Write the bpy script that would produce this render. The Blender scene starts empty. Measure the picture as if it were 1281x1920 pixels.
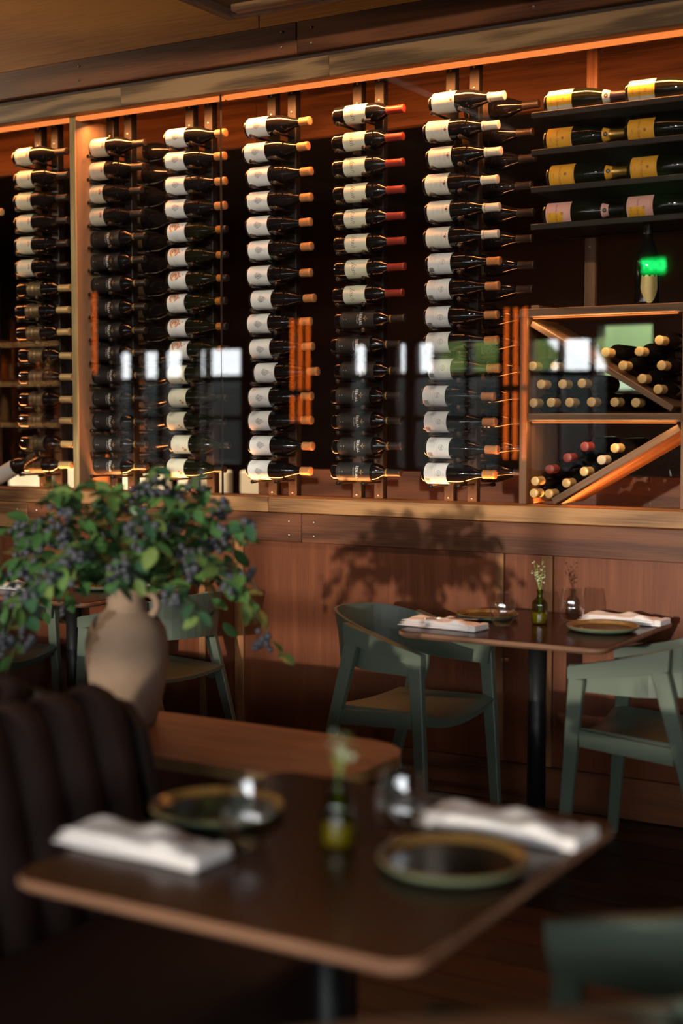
import bpy, bmesh, math, random
from mathutils import Vector, Matrix, noise as mnoise
random.seed(7)
D = bpy.data
SC = bpy.context.scene
COL = SC.collection
R = math.radians

# ------------------------------------------------------------------ camera
cam = D.cameras.new('camera'); camo = D.objects.new('camera', cam); COL.objects.link(camo)
camo.location = (0, 0, 1.45)
camo.rotation_euler = (R(90 - 3.78), 0, R(31.2))
cam.sensor_fit = 'VERTICAL'; cam.sensor_height = 36.0; cam.lens = 50.0
cam.dof.use_dof = True; cam.dof.focus_distance = 5.65; cam.dof.aperture_fstop = 1.4
cam.clip_end = 400
SC.camera = camo

# ------------------------------------------------------------------ sky, sun, exposure
W = D.worlds.new('sky'); SC.world = W; W.use_nodes = True
bg = W.node_tree.nodes['Background']
bg.inputs['Color'].default_value = (0.96, 0.98, 1.0, 1); bg.inputs['Strength'].default_value = 12.0
sun = D.lights.new('sun', 'SUN'); suno = D.objects.new('sun', sun); COL.objects.link(suno)
sun.energy = 3.0; sun.color = (1.0, 0.86, 0.70); sun.angle = R(0.9)
suno.rotation_euler = Vector((-0.05, 1.0, -0.10)).to_track_quat('-Z', 'Y').to_euler()
suno.location = (0, -12, 4)
def portal(x, z, w, h, y, flip):
    l = D.lights.new('window_portal', 'AREA'); l.shape = 'RECTANGLE'; l.size = w; l.size_y = h
    l.cycles.is_portal = True
    o = D.objects.new('window_portal', l); COL.objects.link(o); o.location = (x, y, z)
    o.rotation_euler = (R(90 if flip else -90), 0, 0)
portal(-8.75, 1.6, 6.9, 1.4, -4.52, True)
portal(-1.6, 1.42, 5.2, 1.84, -4.52, True)
portal(5.0, 1.55, 6.2, 2.1, -4.52, True)
SC.view_settings.view_transform = 'Standard'; SC.view_settings.look = 'None'
SC.view_settings.gamma = 1.0; SC.view_settings.use_curve_mapping = False
SC.view_settings.exposure = 0.0
cy = SC.cycles
cy.use_denoising = True; cy.max_bounces = 8; cy.diffuse_bounces = 3; cy.glossy_bounces = 4
cy.transparent_max_bounces = 24; cy.caustics_reflective = False; cy.caustics_refractive = False
cy.sample_clamp_indirect = 4.0

# ------------------------------------------------------------------ materials
MATS = {}
def nm(name):
    m = D.materials.new(name); m.use_nodes = True; MATS[name] = m
    nt = m.node_tree; b = nt.nodes['Principled BSDF']
    return m, nt, b
def plain(name, c, rough=.5, metal=0, spec=.5, noise_amt=.12, noise_scale=30, bump=0.0, coat=0, sheen=0):
    m, nt, b = nm(name); N = nt.nodes; L = nt.links
    b.inputs['Roughness'].default_value = rough; b.inputs['Metallic'].default_value = metal
    b.inputs['Specular IOR Level'].default_value = spec; b.inputs['Coat Weight'].default_value = coat
    b.inputs['Sheen Weight'].default_value = sheen
    tc = N.new('ShaderNodeTexCoord'); no = N.new('ShaderNodeTexNoise'); no.inputs['Scale'].default_value = noise_scale
    no.inputs['Detail'].default_value = 4
    L.new(tc.outputs['Object'], no.inputs['Vector'])
    mx = N.new('ShaderNodeMix'); mx.data_type = 'RGBA'
    mx.inputs['A'].default_value = (*[v * (1 - noise_amt) for v in c], 1)
    mx.inputs['B'].default_value = (*[min(1, v * (1 + noise_amt)) for v in c], 1)
    L.new(no.outputs['Fac'], mx.inputs['Factor']); L.new(mx.outputs['Result'], b.inputs['Base Color'])
    if bump:
        bp = N.new('ShaderNodeBump'); bp.inputs['Strength'].default_value = bump; bp.inputs['Distance'].default_value = .002
        L.new(no.outputs['Fac'], bp.inputs['Height']); L.new(bp.outputs['Normal'], b.inputs['Normal'])
    return m
def wood(name, dark, light, axis='X', freq=1.0, rings=22.0, rough=.45, spec=.4, bump=.15, var=.25, cath=.2):
    m, nt, b = nm(name); N = nt.nodes; L = nt.links
    tc = N.new('ShaderNodeTexCoord'); oi = N.new('ShaderNodeObjectInfo')
    off = N.new('ShaderNodeVectorMath'); off.operation = 'MULTIPLY_ADD'
    comb = N.new('ShaderNodeCombineXYZ')
    for i in range(3): L.new(oi.outputs['Random'], comb.inputs[i])
    off.inputs[1].default_value = (37.0, 53.0, 29.0)
    L.new(comb.outputs[0], off.inputs[0]); L.new(tc.outputs['Object'], off.inputs[2])
    mp = N.new('ShaderNodeMapping'); L.new(off.outputs[0], mp.inputs['Vector'])
    s = [9.0 * freq] * 3; s['XYZ'.index(axis)] = 0.9 * freq; mp.inputs['Scale'].default_value = s
    n1 = N.new('ShaderNodeTexNoise'); n1.inputs['Scale'].default_value = 1.0; n1.inputs['Detail'].default_value = 1.5
    L.new(mp.outputs[0], n1.inputs['Vector'])
    mu = N.new('ShaderNodeMath'); mu.operation = 'MULTIPLY'; mu.inputs[1].default_value = rings * 2
    L.new(n1.outputs['Fac'], mu.inputs[0])
    si = N.new('ShaderNodeMath'); si.operation = 'SINE'; L.new(mu.outputs[0], si.inputs[0])
    mp2 = N.new('ShaderNodeMapping'); L.new(off.outputs[0], mp2.inputs['Vector'])
    s2 = [220.0] * 3; s2['XYZ'.index(axis)] = 6.0; mp2.inputs['Scale'].default_value = s2
    n2 = N.new('ShaderNodeTexNoise'); n2.inputs['Scale'].default_value = 1.0; n2.inputs['Detail'].default_value = 3
    L.new(mp2.outputs[0], n2.inputs['Vector'])
    a = N.new('ShaderNodeMath'); a.operation = 'MULTIPLY_ADD'; a.inputs[1].default_value = cath; a.inputs[2].default_value = .1
    L.new(si.outputs[0], a.inputs[0])
    ad = N.new('ShaderNodeMath'); ad.operation = 'MULTIPLY_ADD'; ad.inputs[1].default_value = .9
    L.new(n2.outputs['Fac'], ad.inputs[0]); L.new(a.outputs[0], ad.inputs[2])
    cr = N.new('ShaderNodeValToRGB'); cr.color_ramp.elements[0].position = .2; cr.color_ramp.elements[1].position = .8
    cr.color_ramp.elements[0].color = (*dark, 1); cr.color_ramp.elements[1].color = (*light, 1)
    L.new(ad.outputs[0], cr.inputs['Fac'])
    hs = N.new('ShaderNodeHueSaturation')
    vr = N.new('ShaderNodeMapRange'); vr.inputs['To Min'].default_value = 1 - var; vr.inputs['To Max'].default_value = 1 + var
    L.new(oi.outputs['Random'], vr.inputs['Value']); L.new(vr.outputs[0], hs.inputs['Value'])
    L.new(cr.outputs['Color'], hs.inputs['Color']); L.new(hs.outputs['Color'], b.inputs['Base Color'])
    b.inputs['Roughness'].default_value = rough; b.inputs['Specular IOR Level'].default_value = spec
    if bump:
        bp = N.new('ShaderNodeBump'); bp.inputs['Strength'].default_value = bump; bp.inputs['Distance'].default_value = .001
        L.new(ad.outputs[0], bp.inputs['Height']); L.new(bp.outputs['Normal'], b.inputs['Normal'])
    return m
def emit(name, c, s):
    m = D.materials.new(name); m.use_nodes = True; nt = m.node_tree; MATS[name] = m
    nt.nodes.remove(nt.nodes['Principled BSDF'])
    e = nt.nodes.new('ShaderNodeEmission'); e.inputs[0].default_value = (*c, 1); e.inputs[1].default_value = s
    nt.links.new(e.outputs[0], nt.nodes['Material Output'].inputs[0]); return m
def thin_glass(name, tint=(1, 1, 1), ior=1.5, rough=0.0, both=False, gloss=1.0):
    m = D.materials.new(name); m.use_nodes = True; nt = m.node_tree; N = nt.nodes; L = nt.links; MATS[name] = m
    N.remove(N['Principled BSDF'])
    t = N.new('ShaderNodeBsdfTransparent'); t.inputs[0].default_value = (*tint, 1)
    g = N.new('ShaderNodeBsdfGlossy'); g.inputs['Roughness'].default_value = rough; g.inputs[0].default_value = (gloss, gloss, gloss, 1)
    lw = N.new('ShaderNodeLayerWeight'); geo = N.new('ShaderNodeNewGeometry')
    # Schlick: R0 + (1-R0)*(1-cos)^5, the same from either face
    r0 = ((ior - 1) / (ior + 1)) ** 2
    lw.inputs['Blend'].default_value = .5
    p = N.new('ShaderNodeMath'); p.operation = 'POWER'; p.inputs[1].default_value = 5
    L.new(lw.outputs['Facing'], p.inputs[0])
    a = N.new('ShaderNodeMath'); a.operation = 'MULTIPLY_ADD'; a.inputs[1].default_value = 1 - r0; a.inputs[2].default_value = r0
    L.new(p.outputs[0], a.inputs[0]); fac = a.outputs[0]
    if not both:
        inv = N.new('ShaderNodeMath'); inv.operation = 'SUBTRACT'; inv.inputs[0].default_value = 1
        L.new(geo.outputs['Backfacing'], inv.inputs[1])
        mm = N.new('ShaderNodeMath'); mm.operation = 'MULTIPLY'; L.new(fac, mm.inputs[0]); L.new(inv.outputs[0], mm.inputs[1]); fac = mm.outputs[0]
    mx = N.new('ShaderNodeMixShader'); L.new(fac, mx.inputs[0]); L.new(t.outputs[0], mx.inputs[1]); L.new(g.outputs[0], mx.inputs[2])
    L.new(mx.outputs[0], N['Material Output'].inputs[0]); return m

wood('oak_panel', (.115, .031, .011), (.18, .054, .020), 'Z', 2.2, 5, rough=.4, var=.10)
wood('oak_cap', (.11, .048, .018), (.36, .185, .075), 'X', .9, 14, rough=.42, cath=.3)
wood('oak_beam', (.085, .045, .020), (.26, .15, .07), 'X', 1.0, 14, rough=.5, var=.15, cath=.34)
wood('oak_board', (.060, .019, .008), (.16, .056, .023), 'X', .8, 11, rough=.42, var=.15, cath=.28)
wood('ply_fascia', (.32, .105, .013), (.58, .23, .036), 'X', .4, 9, rough=.5, var=.08, cath=.26)
wood('oak_batten', (.11, .042, .016), (.31, .14, .055), 'Z', 1.2, 12, rough=.42)
wood('ply_divider', (.13, .085, .055), (.21, .14, .09), 'Z', .7, 8, rough=.55, var=.03)
wood('ply_edge', (.30, .19, .075), (.55, .40, .19), 'Z', 3, 5, rough=.6, var=.03)
wood('oak_case', (.14, .055, .022), (.34, .15, .06), 'X', 1.0, 12, rough=.5)
wood('oak_case_v', (.10, .044, .02), (.22, .105, .048), 'Z', 1.0, 12, rough=.5)
wood('oak_bin', (.095, .045, .022), (.23, .122, .064), 'X', 1.2, 14, rough=.5, var=.1)
wood('floor_oak', (.012, .005, .0035), (.050, .018, .011), 'X', .8, 14, rough=.38, var=.35)
wood('dark_table', (.022, .0065, .0035), (.036, .011, .006), 'X', 1.0, 8, rough=.22, spec=.10, var=.05, bump=.05)
wood('table_edge', (.22, .10, .055), (.40, .20, .115), 'X', 1.5, 6, rough=.45, var=.05)
wood('ledge_oak', (.20, .085, .042), (.36, .17, .09), 'X', .9, 14, rough=.4, var=.02)
wood('ledge_edge', (.34, .20, .07), (.52, .33, .13), 'X', 1.4, 6, rough=.5, var=.02)
wood('pale_table', (.78, .72, .67), (.90, .85, .80), 'X', 1.0, 6, rough=.4, var=.02)
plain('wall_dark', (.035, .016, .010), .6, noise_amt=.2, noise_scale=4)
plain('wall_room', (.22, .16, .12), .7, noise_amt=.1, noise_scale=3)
plain('ceiling_dark', (.10, .065, .045), .7, noise_amt=.15, noise_scale=3)
plain('soffit_dark', (.030, .015, .009), .55, noise_amt=.2, noise_scale=6)
plain('black_metal', (.012, .010, .009), .5, .3, noise_amt=.15)
plain('peg_black', (.010, .009, .009), .35)
plain('grey_metal', (.16, .16, .165), .5, .4)
plain('screw_steel', (.45, .42, .40), .35, .9)
plain('pole_black', (.012, .012, .013), .45, .3)
plain('bottle_black', (.006, .0055, .006), .045, spec=.6, noise_amt=.1)
plain('bottle_matte', (.013, .012, .012), .32, spec=.45)
plain('bottle_green', (.007, .008, .004), .045, spec=.6)
plain('label_white', (.74, .74, .75), .6, noise_amt=.03)
plain('label_cream', (.72, .69, .55), .6, noise_amt=.03)
plain('label_ivory', (.72, .68, .60), .6, noise_amt=.03)
plain('label_black', (.018, .017, .017), .5, noise_amt=.1)
plain('label_tan', (.070, .050, .030), .5, noise_amt=.2, noise_scale=80)
plain('label_yellow', (.85, .40, .035), .5, noise_amt=.04)
plain('label_pink', (.78, .40, .34), .5, noise_amt=.04)
plain('ink_black', (.03, .03, .035), .6)
plain('ink_grey', (.30, .28, .27), .6)
plain('ink_red', (.50, .10, .05), .6)
plain('ink_gold', (.55, .32, .10), .4, .5)
plain('ink_white', (.75, .73, .70), .6)
plain('ink_orange', (.80, .28, .05), .5)
plain('ink_brown', (.28, .08, .04), .5)
plain('ink_blush', (.75, .50, .44), .5)
plain('ink_yellow', (.85, .42, .03), .5)
plain('cap_copper', (.52, .22, .08), .35, .1, noise_amt=.4, noise_scale=160)
plain('cap_gold', (.80, .50, .20), .35, .1, noise_amt=.25, noise_scale=140)
plain('cap_orange', (.66, .25, .05), .3, .6)
plain('cap_red', (.24, .028, .018), .4)
plain('cap_white', (.70, .62, .52), .45)
plain('cap_black', (.022, .015, .012), .4)
plain('cap_tan', (.60, .40, .17), .45, .2)
plain('foil_gold', (.75, .46, .12), .28, .9, noise_amt=.4, noise_scale=120, bump=.6)
plain('foil_purple', (.045, .03, .045), .35, .4, bump=.5, noise_scale=120)
plain('foil_black', (.015, .013, .013), .35, .4, bump=.5, noise_scale=120)
plain('shield_gold', (.62, .42, .16), .25, .35, noise_amt=.75, noise_scale=420, bump=.6)
plain('cork', (.62, .48, .32), .7)
plain('chair_green', (.108, .138, .102), .42, noise_amt=.08, noise_scale=8)
plain('booth_leather', (.040, .021, .018), .7, spec=.2, noise_amt=.15, noise_scale=60, bump=.1)
plain('booth_seam', (.012, .006, .005), .6)
plain('napkin', (.86, .82, .82), .85, noise_amt=.06, noise_scale=120, bump=.2, sheen=.2)
plain('cutlery', (.75, .73, .70), .18, 1.0)
plain('plate_well', (.030, .026, .018), .10, spec=.6, noise_amt=.6, noise_scale=18)
plain('plate_rim', (.20, .115, .035), .16, spec=.6, noise_amt=.35, noise_scale=30)
plain('plate_side', (.14, .20, .13), .22, noise_amt=.2, noise_scale=30)
plain('jar_clay', (.29, .20, .14), .85, spec=.2, noise_amt=.22, noise_scale=14, bump=.3)
plain('jar_drip', (.20, .125, .075), .8, spec=.2, noise_amt=.25, noise_scale=20)
plain('jar_inside', (.05, .03, .02), .9)
plain('stem_green', (.08, .13, .04), .6)
plain('berry', (.070, .074, .092), .55, noise_amt=.4, noise_scale=60)
plain('flower_white', (.62, .68, .48), .7)
plain('flower_green', (.22, .34, .08), .6)
plain('cream_fabric', (.72, .66, .52), .8, noise_amt=.06, noise_scale=60)
plain('asphalt', (.12, .12, .12), .9, noise_scale=2)
plain('hedge', (.010, .016, .014), .9, noise_amt=.6, noise_scale=2.5, bump=1)
plain('tree_leaf', (.30, .42, .10), .8, noise_amt=.6, noise_scale=2)
plain('amber_glass', (.35, .11, .02), .1)
plain('bar_wood', (.16, .06, .025), .5)
for i, c in enumerate([(.060, .150, .045), (.105, .200, .050), (.045, .115, .060), (.17, .25, .07)]):
    m = plain('leaf_%d' % i, c, .38, noise_amt=.25, noise_scale=25)
    b = m.node_tree.nodes['Principled BSDF']; b.inputs['Transmission Weight'].default_value = 0
thin_glass('case_glass', (.97, .975, .97), 1.85)
thin_glass('window_glass', (.97, .98, .98), 1.45)
thin_glass('tumbler_glass', (.90, .89, .88), 2.3, both=True)
thin_glass('vase_glass', (.42, .48, .12), 1.8, both=True)
plain('vase_water_glint', (.50, .32, .015), .15, noise_amt=.2)  # yellow glint of light in the water is put into its colour
emit('led_orange', (1.0, .25, .055), 1.15)
emit('exit_green', (.0, .85, .10), 7.0)
emit('exit_letter', (.02, 1.0, .2), 16.0)
emit('amber_tube', (1.0, .16, .015), 6.5)
emit('linear_lamp', (1.0, .62, .25), 4.5)
emit('bar_glow', (1.0, .50, .16), 5.0)
def M(n): return MATS[n]

# ------------------------------------------------------------------ helpers
def link(name, me, mats=None, parent=None, loc=None):
    o = D.objects.new(name, me); COL.objects.link(o)
    if mats:
        for m in (mats if isinstance(mats, (list, tuple)) else [mats]):
            me.materials.append(M(m) if isinstance(m, str) else m)
    if parent: o.parent = parent
    if loc is not None: o.location = loc
    return o
def from_bm(name, bm, mats, parent=None, loc=None, smooth=False):
    me = D.meshes.new(name); bmesh.ops.recalc_face_normals(bm, faces=bm.faces); bm.to_mesh(me); bm.free()
    if smooth:
        for p in me.polygons: p.use_smooth = True
    return link(name, me, mats, parent, loc)
def empty(name, loc=(0, 0, 0), rz=0, parent=None):
    o = D.objects.new(name, None); COL.objects.link(o); o.location = loc; o.rotation_euler = (0, 0, rz)
    o.empty_display_size = .05
    if parent: o.parent = parent
    return o
def tag(o, label, cat, group=None):
    o['label'] = label; o['category'] = cat
    if group: o['group'] = group
    return o
def struct(o, label=None, cat=None):
    o['kind'] = 'structure'
    if label: o['label'] = label; o['category'] = cat or 'wall'
    return o
def bm_box(bm, x0, x1, y0, y1, z0, z1, bev=0.0, seg=1):
    r = bmesh.ops.create_cube(bm, size=1.0)
    vs = r['verts']
    for v in vs:
        v.co = Vector(((x0 + x1) / 2 + v.co.x * (x1 - x0), (y0 + y1) / 2 + v.co.y * (y1 - y0), (z0 + z1) / 2 + v.co.z * (z1 - z0)))
    if bev:
        es = list({e for v in vs for e in v.link_edges})
        bmesh.ops.bevel(bm, geom=es, offset=bev, segments=seg, profile=.5, affect='EDGES')
def box(name, x0, x1, y0, y1, z0, z1, mat, parent=None, bev=0.003, seg=1):
    """a box whose origin is its own centre, in the frame of its parent"""
    bm = bmesh.new(); hx, hy, hz = abs(x1 - x0) / 2, abs(y1 - y0) / 2, abs(z1 - z0) / 2
    bm_box(bm, -hx, hx, -hy, hy, -hz, hz, min(bev, hx * .45, hy * .45, hz * .45), seg)
    return from_bm(name, bm, mat, parent, ((x0 + x1) / 2, (y0 + y1) / 2, (z0 + z1) / 2))
def bm_lathe(bm, prof, n=24, a0=0.0, a1=2 * math.pi, closed=True, mi=0):
    rings = []
    for r, z in prof:
        if r < 1e-6: rings.append([bm.verts.new((0, 0, z))]); continue
        cnt = n if closed else n + 1
        rings.append([bm.verts.new((r * math.cos(a0 + (a1 - a0) * i / n), r * math.sin(a0 + (a1 - a0) * i / n), z)) for i in range(cnt)])
    for A, B in zip(rings, rings[1:]):
        cnt = n
        for i in range(cnt):
            j = (i + 1) % n if closed else i + 1
            if len(A) == 1 and len(B) == 1: continue
            if len(A) == 1: f = bm.faces.new((A[0], B[j], B[i]))
            elif len(B) == 1: f = bm.faces.new((A[i], A[j], B[0]))
            else: f = bm.faces.new((A[i], A[j], B[j], B[i]))
            f.material_index = mi; f.smooth = True
def lathe_mesh(name, prof, mats, n=24, **k):
    bm = bmesh.new(); bm_lathe(bm, prof, n, **k); bmesh.ops.recalc_face_normals(bm, faces=bm.faces)
    me = D.meshes.new(name); bm.to_mesh(me); bm.free()
    for m in (mats if isinstance(mats, (list, tuple)) else [mats]): me.materials.append(M(m))
    return me
def bm_tube(bm, pts, rad, n=6):
    pts = [Vector(p) for p in pts]; rings = []
    for i, p in enumerate(pts):
        t = (pts[min(i + 1, len(pts) - 1)] - pts[max(i - 1, 0)]).normalized()
        a = t.orthogonal().normalized(); b = t.cross(a)
        if i and rings:
            prev = (rings[-1][0].co - pts[i - 1]).normalized(); a = (prev - t * prev.dot(t)).normalized(); b = t.cross(a)
        r = rad[i] if isinstance(rad, (list, tuple)) else rad
        rings.append([bm.verts.new(p + (a * math.cos(2 * math.pi * k / n) + b * math.sin(2 * math.pi * k / n)) * r) for k in range(n)])
    for A, B in zip(rings, rings[1:]):
        for k in range(n):
            f = bm.faces.new((A[k], A[(k + 1) % n], B[(k + 1) % n], B[k])); f.smooth = True
    bm.faces.new(rings[0][::-1]); bm.faces.new(rings[-1])
def bm_prism(bm, poly, axis, a, b):
    """polygon extruded along an axis; poly is a list of the other two coordinates"""
    def P(u, v, w):
        return {'X': (w, u, v), 'Y': (u, w, v), 'Z': (u, v, w)}[axis]
    A = [bm.verts.new(P(u, v, a)) for u, v in poly]; B = [bm.verts.new(P(u, v, b)) for u, v in poly]
    n = len(poly)
    bm.faces.new(A); bm.faces.new(B[::-1])
    for i in range(n): bm.faces.new((A[i], B[i], B[(i + 1) % n], A[(i + 1) % n]))
def rounded_rect(x0, x1, y0, y1, r, n=7):
    out = []
    for cx, cy, a in ((x1 - r, y1 - r, 0), (x0 + r, y1 - r, 90), (x0 + r, y0 + r, 180), (x1 - r, y0 + r, 270)):
        for i in range(n + 1):
            t = R(a + 90 * i / n); out.append((cx + r * math.cos(t), cy + r * math.sin(t)))
    return out
ORD = ['first', 'second', 'third', 'fourth', 'fifth', 'sixth', 'seventh', 'eighth', 'ninth', 'tenth', 'eleventh', 'twelfth', 'thirteenth', 'fourteenth', 'fifteenth']

# ================================================================== the setting
WF = 4.87      # face of the wine wall panelling
X0, X1 = -15.0, 8.6
# floor: subfloor slab and oak planks where the camera can see them
floor = struct(box('floor', X0, X1, -4.7, 13.0, -.12, -.002, 'wall_dark', bev=0), 'very dark oak plank floor of the dining room', 'floor')
pl_me = {}
for j in range(26):
    y = 1.0 + j * .15
    x = -4.9 + (j * .53) % 1.3
    while x < 1.2:
        L_ = 1.3
        o = box('plank', x + .0015, x + L_ - .0015, y + .0015, y + .1485, -.004, .012, 'floor_oak', bev=.002) if 'p' not in pl_me else None
        if o is None:
            o = link('plank', pl_me['p'], None, None, (x + L_ / 2, y + .075, .004))
        else: pl_me['p'] = o.data
        o.location.z = .004 - .012 + .0
        o.parent = floor; o.matrix_parent_inverse = Matrix.Translation(floor.location).inverted()
        x += L_
ceil_ = struct(box('ceiling', X0, X1, -4.7, 13.0, 3.6, 3.75, 'ceiling_dark', bev=0), 'brown ceiling above the dining room', 'ceiling')
struct(box('wall_left', X0 - .15, X0, -4.7, 13.0, 0, 3.6, 'wall_room', bev=0), 'brown plaster wall at the bar end', 'wall')
struct(box('wall_right', X1, X1 + .15, -4.7, 13.0, 0, 3.6, 'wall_room', bev=0), 'brown plaster wall at the entrance end', 'wall')

# wine wall below the glass
wb = struct(box('wall_back', X0, X1, WF + .012, 5.02, 0, 1.06, 'wall_dark', bev=0), 'dark oak panelled wall under the wine case', 'wall')
def sub(o, parent):
    o.parent = parent; o.matrix_parent_inverse = Matrix.Translation(parent.location).inverted(); return o
per = 1.391; b0 = -2.2485
for k in range(-4, 4):
    xa = b0 + k * per; xb = xa + .193
    for xc, w in ((xa, .035), (xb, .045)):
        sub(box('batten', xc - w / 2, xc + w / 2, WF - .014, WF + .012, .155, .945, 'oak_batten', bev=.002), wb)
    sub(box('narrow_panel', xa + .0175, xb - .0225, WF + .004, WF + .013, .155, .945, 'oak_panel', bev=0), wb)
    sub(box('wide_panel', xb + .0225, xb - .193 + per - .0175, WF, WF + .013, .155, .945, 'oak_panel', bev=.001), wb)
bx = [-9.0, -7.2, -5.1, -3.42, -1.3, .9, 3.2]
for i in range(len(bx) - 1):
    sub(box('baseboard_board', bx[i], bx[i + 1] - .002, WF - .018, WF + .012, .004, .155, 'oak_board', bev=.002), wb)
# apron board and sill cap
ap = struct(empty('trim_1', (0, WF, 1.0)), 'dark oak apron board under the wine case sill', 'trim')
for a, b_ in ((-9.5, -6.9), (-6.9, -4.62), (-4.62, -3.118), (-3.118, -.75), (-.75, 2.0)):
    sub(box('board', a, b_ - .002, WF - .034, WF + .012, .945, 1.062, 'oak_board' if a > -4.7 else 'oak_cap', bev=.003), ap)
    for sx in (.06, (b_ - a) - .06):
        for sz in (.975, 1.03):
            bm = bmesh.new(); bmesh.ops.create_uvsphere(bm, u_segments=8, v_segments=5, radius=.0045)
            sub(from_bm('nail_head', bm, 'screw_steel', None, (a + sx, WF - .0345, sz)), ap)
sc_ = struct(empty('trim_2', (0, WF, 1.1)), 'honey oak sill cap along the foot of the glass', 'trim')
for a, b_ in ((-9.5, -6.4), (-6.4, -3.287), (-3.287, -.6), (-.6, 2.0)):
    sub(box('sill_board', a, b_ - .0015, WF - .026, 5.03, 1.064, 1.124, 'oak_cap', bev=.003), sc_)
# header: beam, board, fascia
hb = struct(empty('trim_3', (0, WF, 2.85)), 'weathered oak beam over the wine case glass', 'trim')
for a, b_ in ((-9.5, -6.2), (-6.2, -4.06), (-4.06, -3.0), (-3.0, -.9), (-.9, 2.0)):
    sub(box('beam_board', a, b_ - .0015, WF - .012, 4.965, 2.797, 2.878, 'oak_beam', bev=.002), hb)
hd = struct(empty('trim_4', (0, WF, 2.95)), 'dark oak header board with nail heads under the ceiling fascia', 'trim')
for a, b_ in ((-9.5, -5.4), (-5.4, -3.13), (-3.13, -1.1), (-1.1, 2.0)):
    sub(box('header_board', a, b_ - .0015, WF - .045, 4.965, 2.893, 3.018, 'oak_board', bev=.004), hd)
    for sx in (.07, (b_ - a) * .5, (b_ - a) - .07):
        for sz in (2.925, 2.985):
            bm = bmesh.new(); bmesh.ops.create_uvsphere(bm, u_segments=8, v_segments=5, radius=.0055)
            sub(from_bm('nail_head', bm, 'screw_steel', None, (a + sx, WF - .0455, sz)), hd)
sub(box('shadow_gap', -9.5, 2.0, WF - .004, 4.965, 2.878, 2.893, 'wall_dark', bev=0), hd)
wu = struct(empty('wall_fascia', (0, WF, 3.3)), 'honey plywood fascia above the header board', 'wall')
for a, b_ in ((-9.5, -5.77), (-5.77, -3.331), (-3.331, -.9), (-.9, 2.0)):
    sub(box('ply_panel', a, b_ - .004, WF - .012, 4.965, 3.018, 3.6, 'ply_fascia', bev=.001), wu)
for a, b_ in ((X0, -9.5), (2.0, X1)):
    struct(box('wall_back_end', a, b_, WF, 5.02, 1.06, 3.6, 'wall_room', bev=0), 'brown wall beyond the %s end of the wine case' % ('bar' if a < -5 else 'entrance'), 'wall')
# dropped dark ceiling box in front of the fascia
sf = struct(empty('ceiling_soffit', (-3.17, 4.42, 2.93)), 'dark dropped ceiling soffit with oak edge strip', 'ceiling')
sub(box('soffit_face', -3.17, -3.13, 2.9, 4.42, 2.93, 3.6, 'soffit_dark', bev=.003), sf)
sub(box('soffit_edge', -3.13, .5, 4.38, 4.42, 2.93, 3.6, 'soffit_dark', bev=.003), sf)
sub(box('soffit_bottom', -3.13, .5, 2.9, 4.38, 2.96, 2.99, 'soffit_dark', bev=0), sf)
sub(box('oak_strip', -3.10, .5, 4.335, 4.38, 2.936, 2.962, 'oak_beam', bev=.002), sf)

# ------------------------------------------------------------------ wine case shell
case_back = struct(empty('wall_case_back', (0, 5.9, 2.8)), 'orange lit oak header on the far side of the wine case', 'wall')
for a, b_ in ((-9.5, -6.5), (-6.5, -4.05), (-4.05, -1.8), (-1.8, 2.0)):
    sub(box('case_header', a, b_ - .003, 5.88, 5.93, 2.80, 3.04, 'oak_case', bev=.002), case_back)
    sub(box('case_rail', a, b_ - .003, 5.87, 5.88, 2.985, 2.998, 'oak_case', bev=.001), case_back)
    sub(box('case_sill', a, b_ - .003, 5.88, 5.93, 0, 1.20 if a > -4.2 else 1.03, 'oak_board', bev=.002), case_back)
struct(box('ceiling_case', -9.5, 2.0, 4.965, 5.95, 3.04, 3.08, 'soffit_dark', bev=0), 'dark ceiling inside the wine case', 'ceiling')
struct(box('floor_case', -9.5, 2.0, 5.03, 5.88, 1.02, 1.07, 'soffit_dark', bev=0), 'dark floor board inside the wine case', 'floor')
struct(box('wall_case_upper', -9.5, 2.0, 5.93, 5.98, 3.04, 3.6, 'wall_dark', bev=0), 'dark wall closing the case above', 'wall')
# plywood divider between the bays
dv = tag(empty('plywood_divider', (-4.395, 4.93, 1.12)), 'tall plywood divider standing between the two bays of bottles', 'divider')
sub(box('core_panel', -4.408, -4.392, 4.925, 5.2, 1.124, 2.797, 'ply_divider', bev=0), dv)
sub(box('veneer', -4.392, -4.376, 4.925, 5.2, 1.124, 2.797, 'ply_divider', bev=0), dv)
sub(box('edge_band', -4.408, -4.376, 4.917, 4.925, 1.124, 2.797, 'ply_edge', bev=.001), dv)
# glass
def pane(name, a, b_, label):
    o = struct(box(name, a, b_, 4.902, 4.912, 1.1245, 2.7965, 'case_glass', bev=0), label, 'window'); return o
pane('window_1', -9.5, -4.394, 'clear glass pane of the bay before the plywood divider')
pane('window_2', -4.391, -3.5645, 'clear glass pane between the plywood divider and the glass seam')
pane('window_3', -3.5605, 2.0, 'clear glass pane from the glass seam past the champagne shelves')
tag(box('glass_seam', -3.5636, -3.5614, 4.901, 4.913, 1.1245, 2.7965, 'black_metal', bev=0), 'thin dark upright seam joining two glass panes', 'seam')
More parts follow.
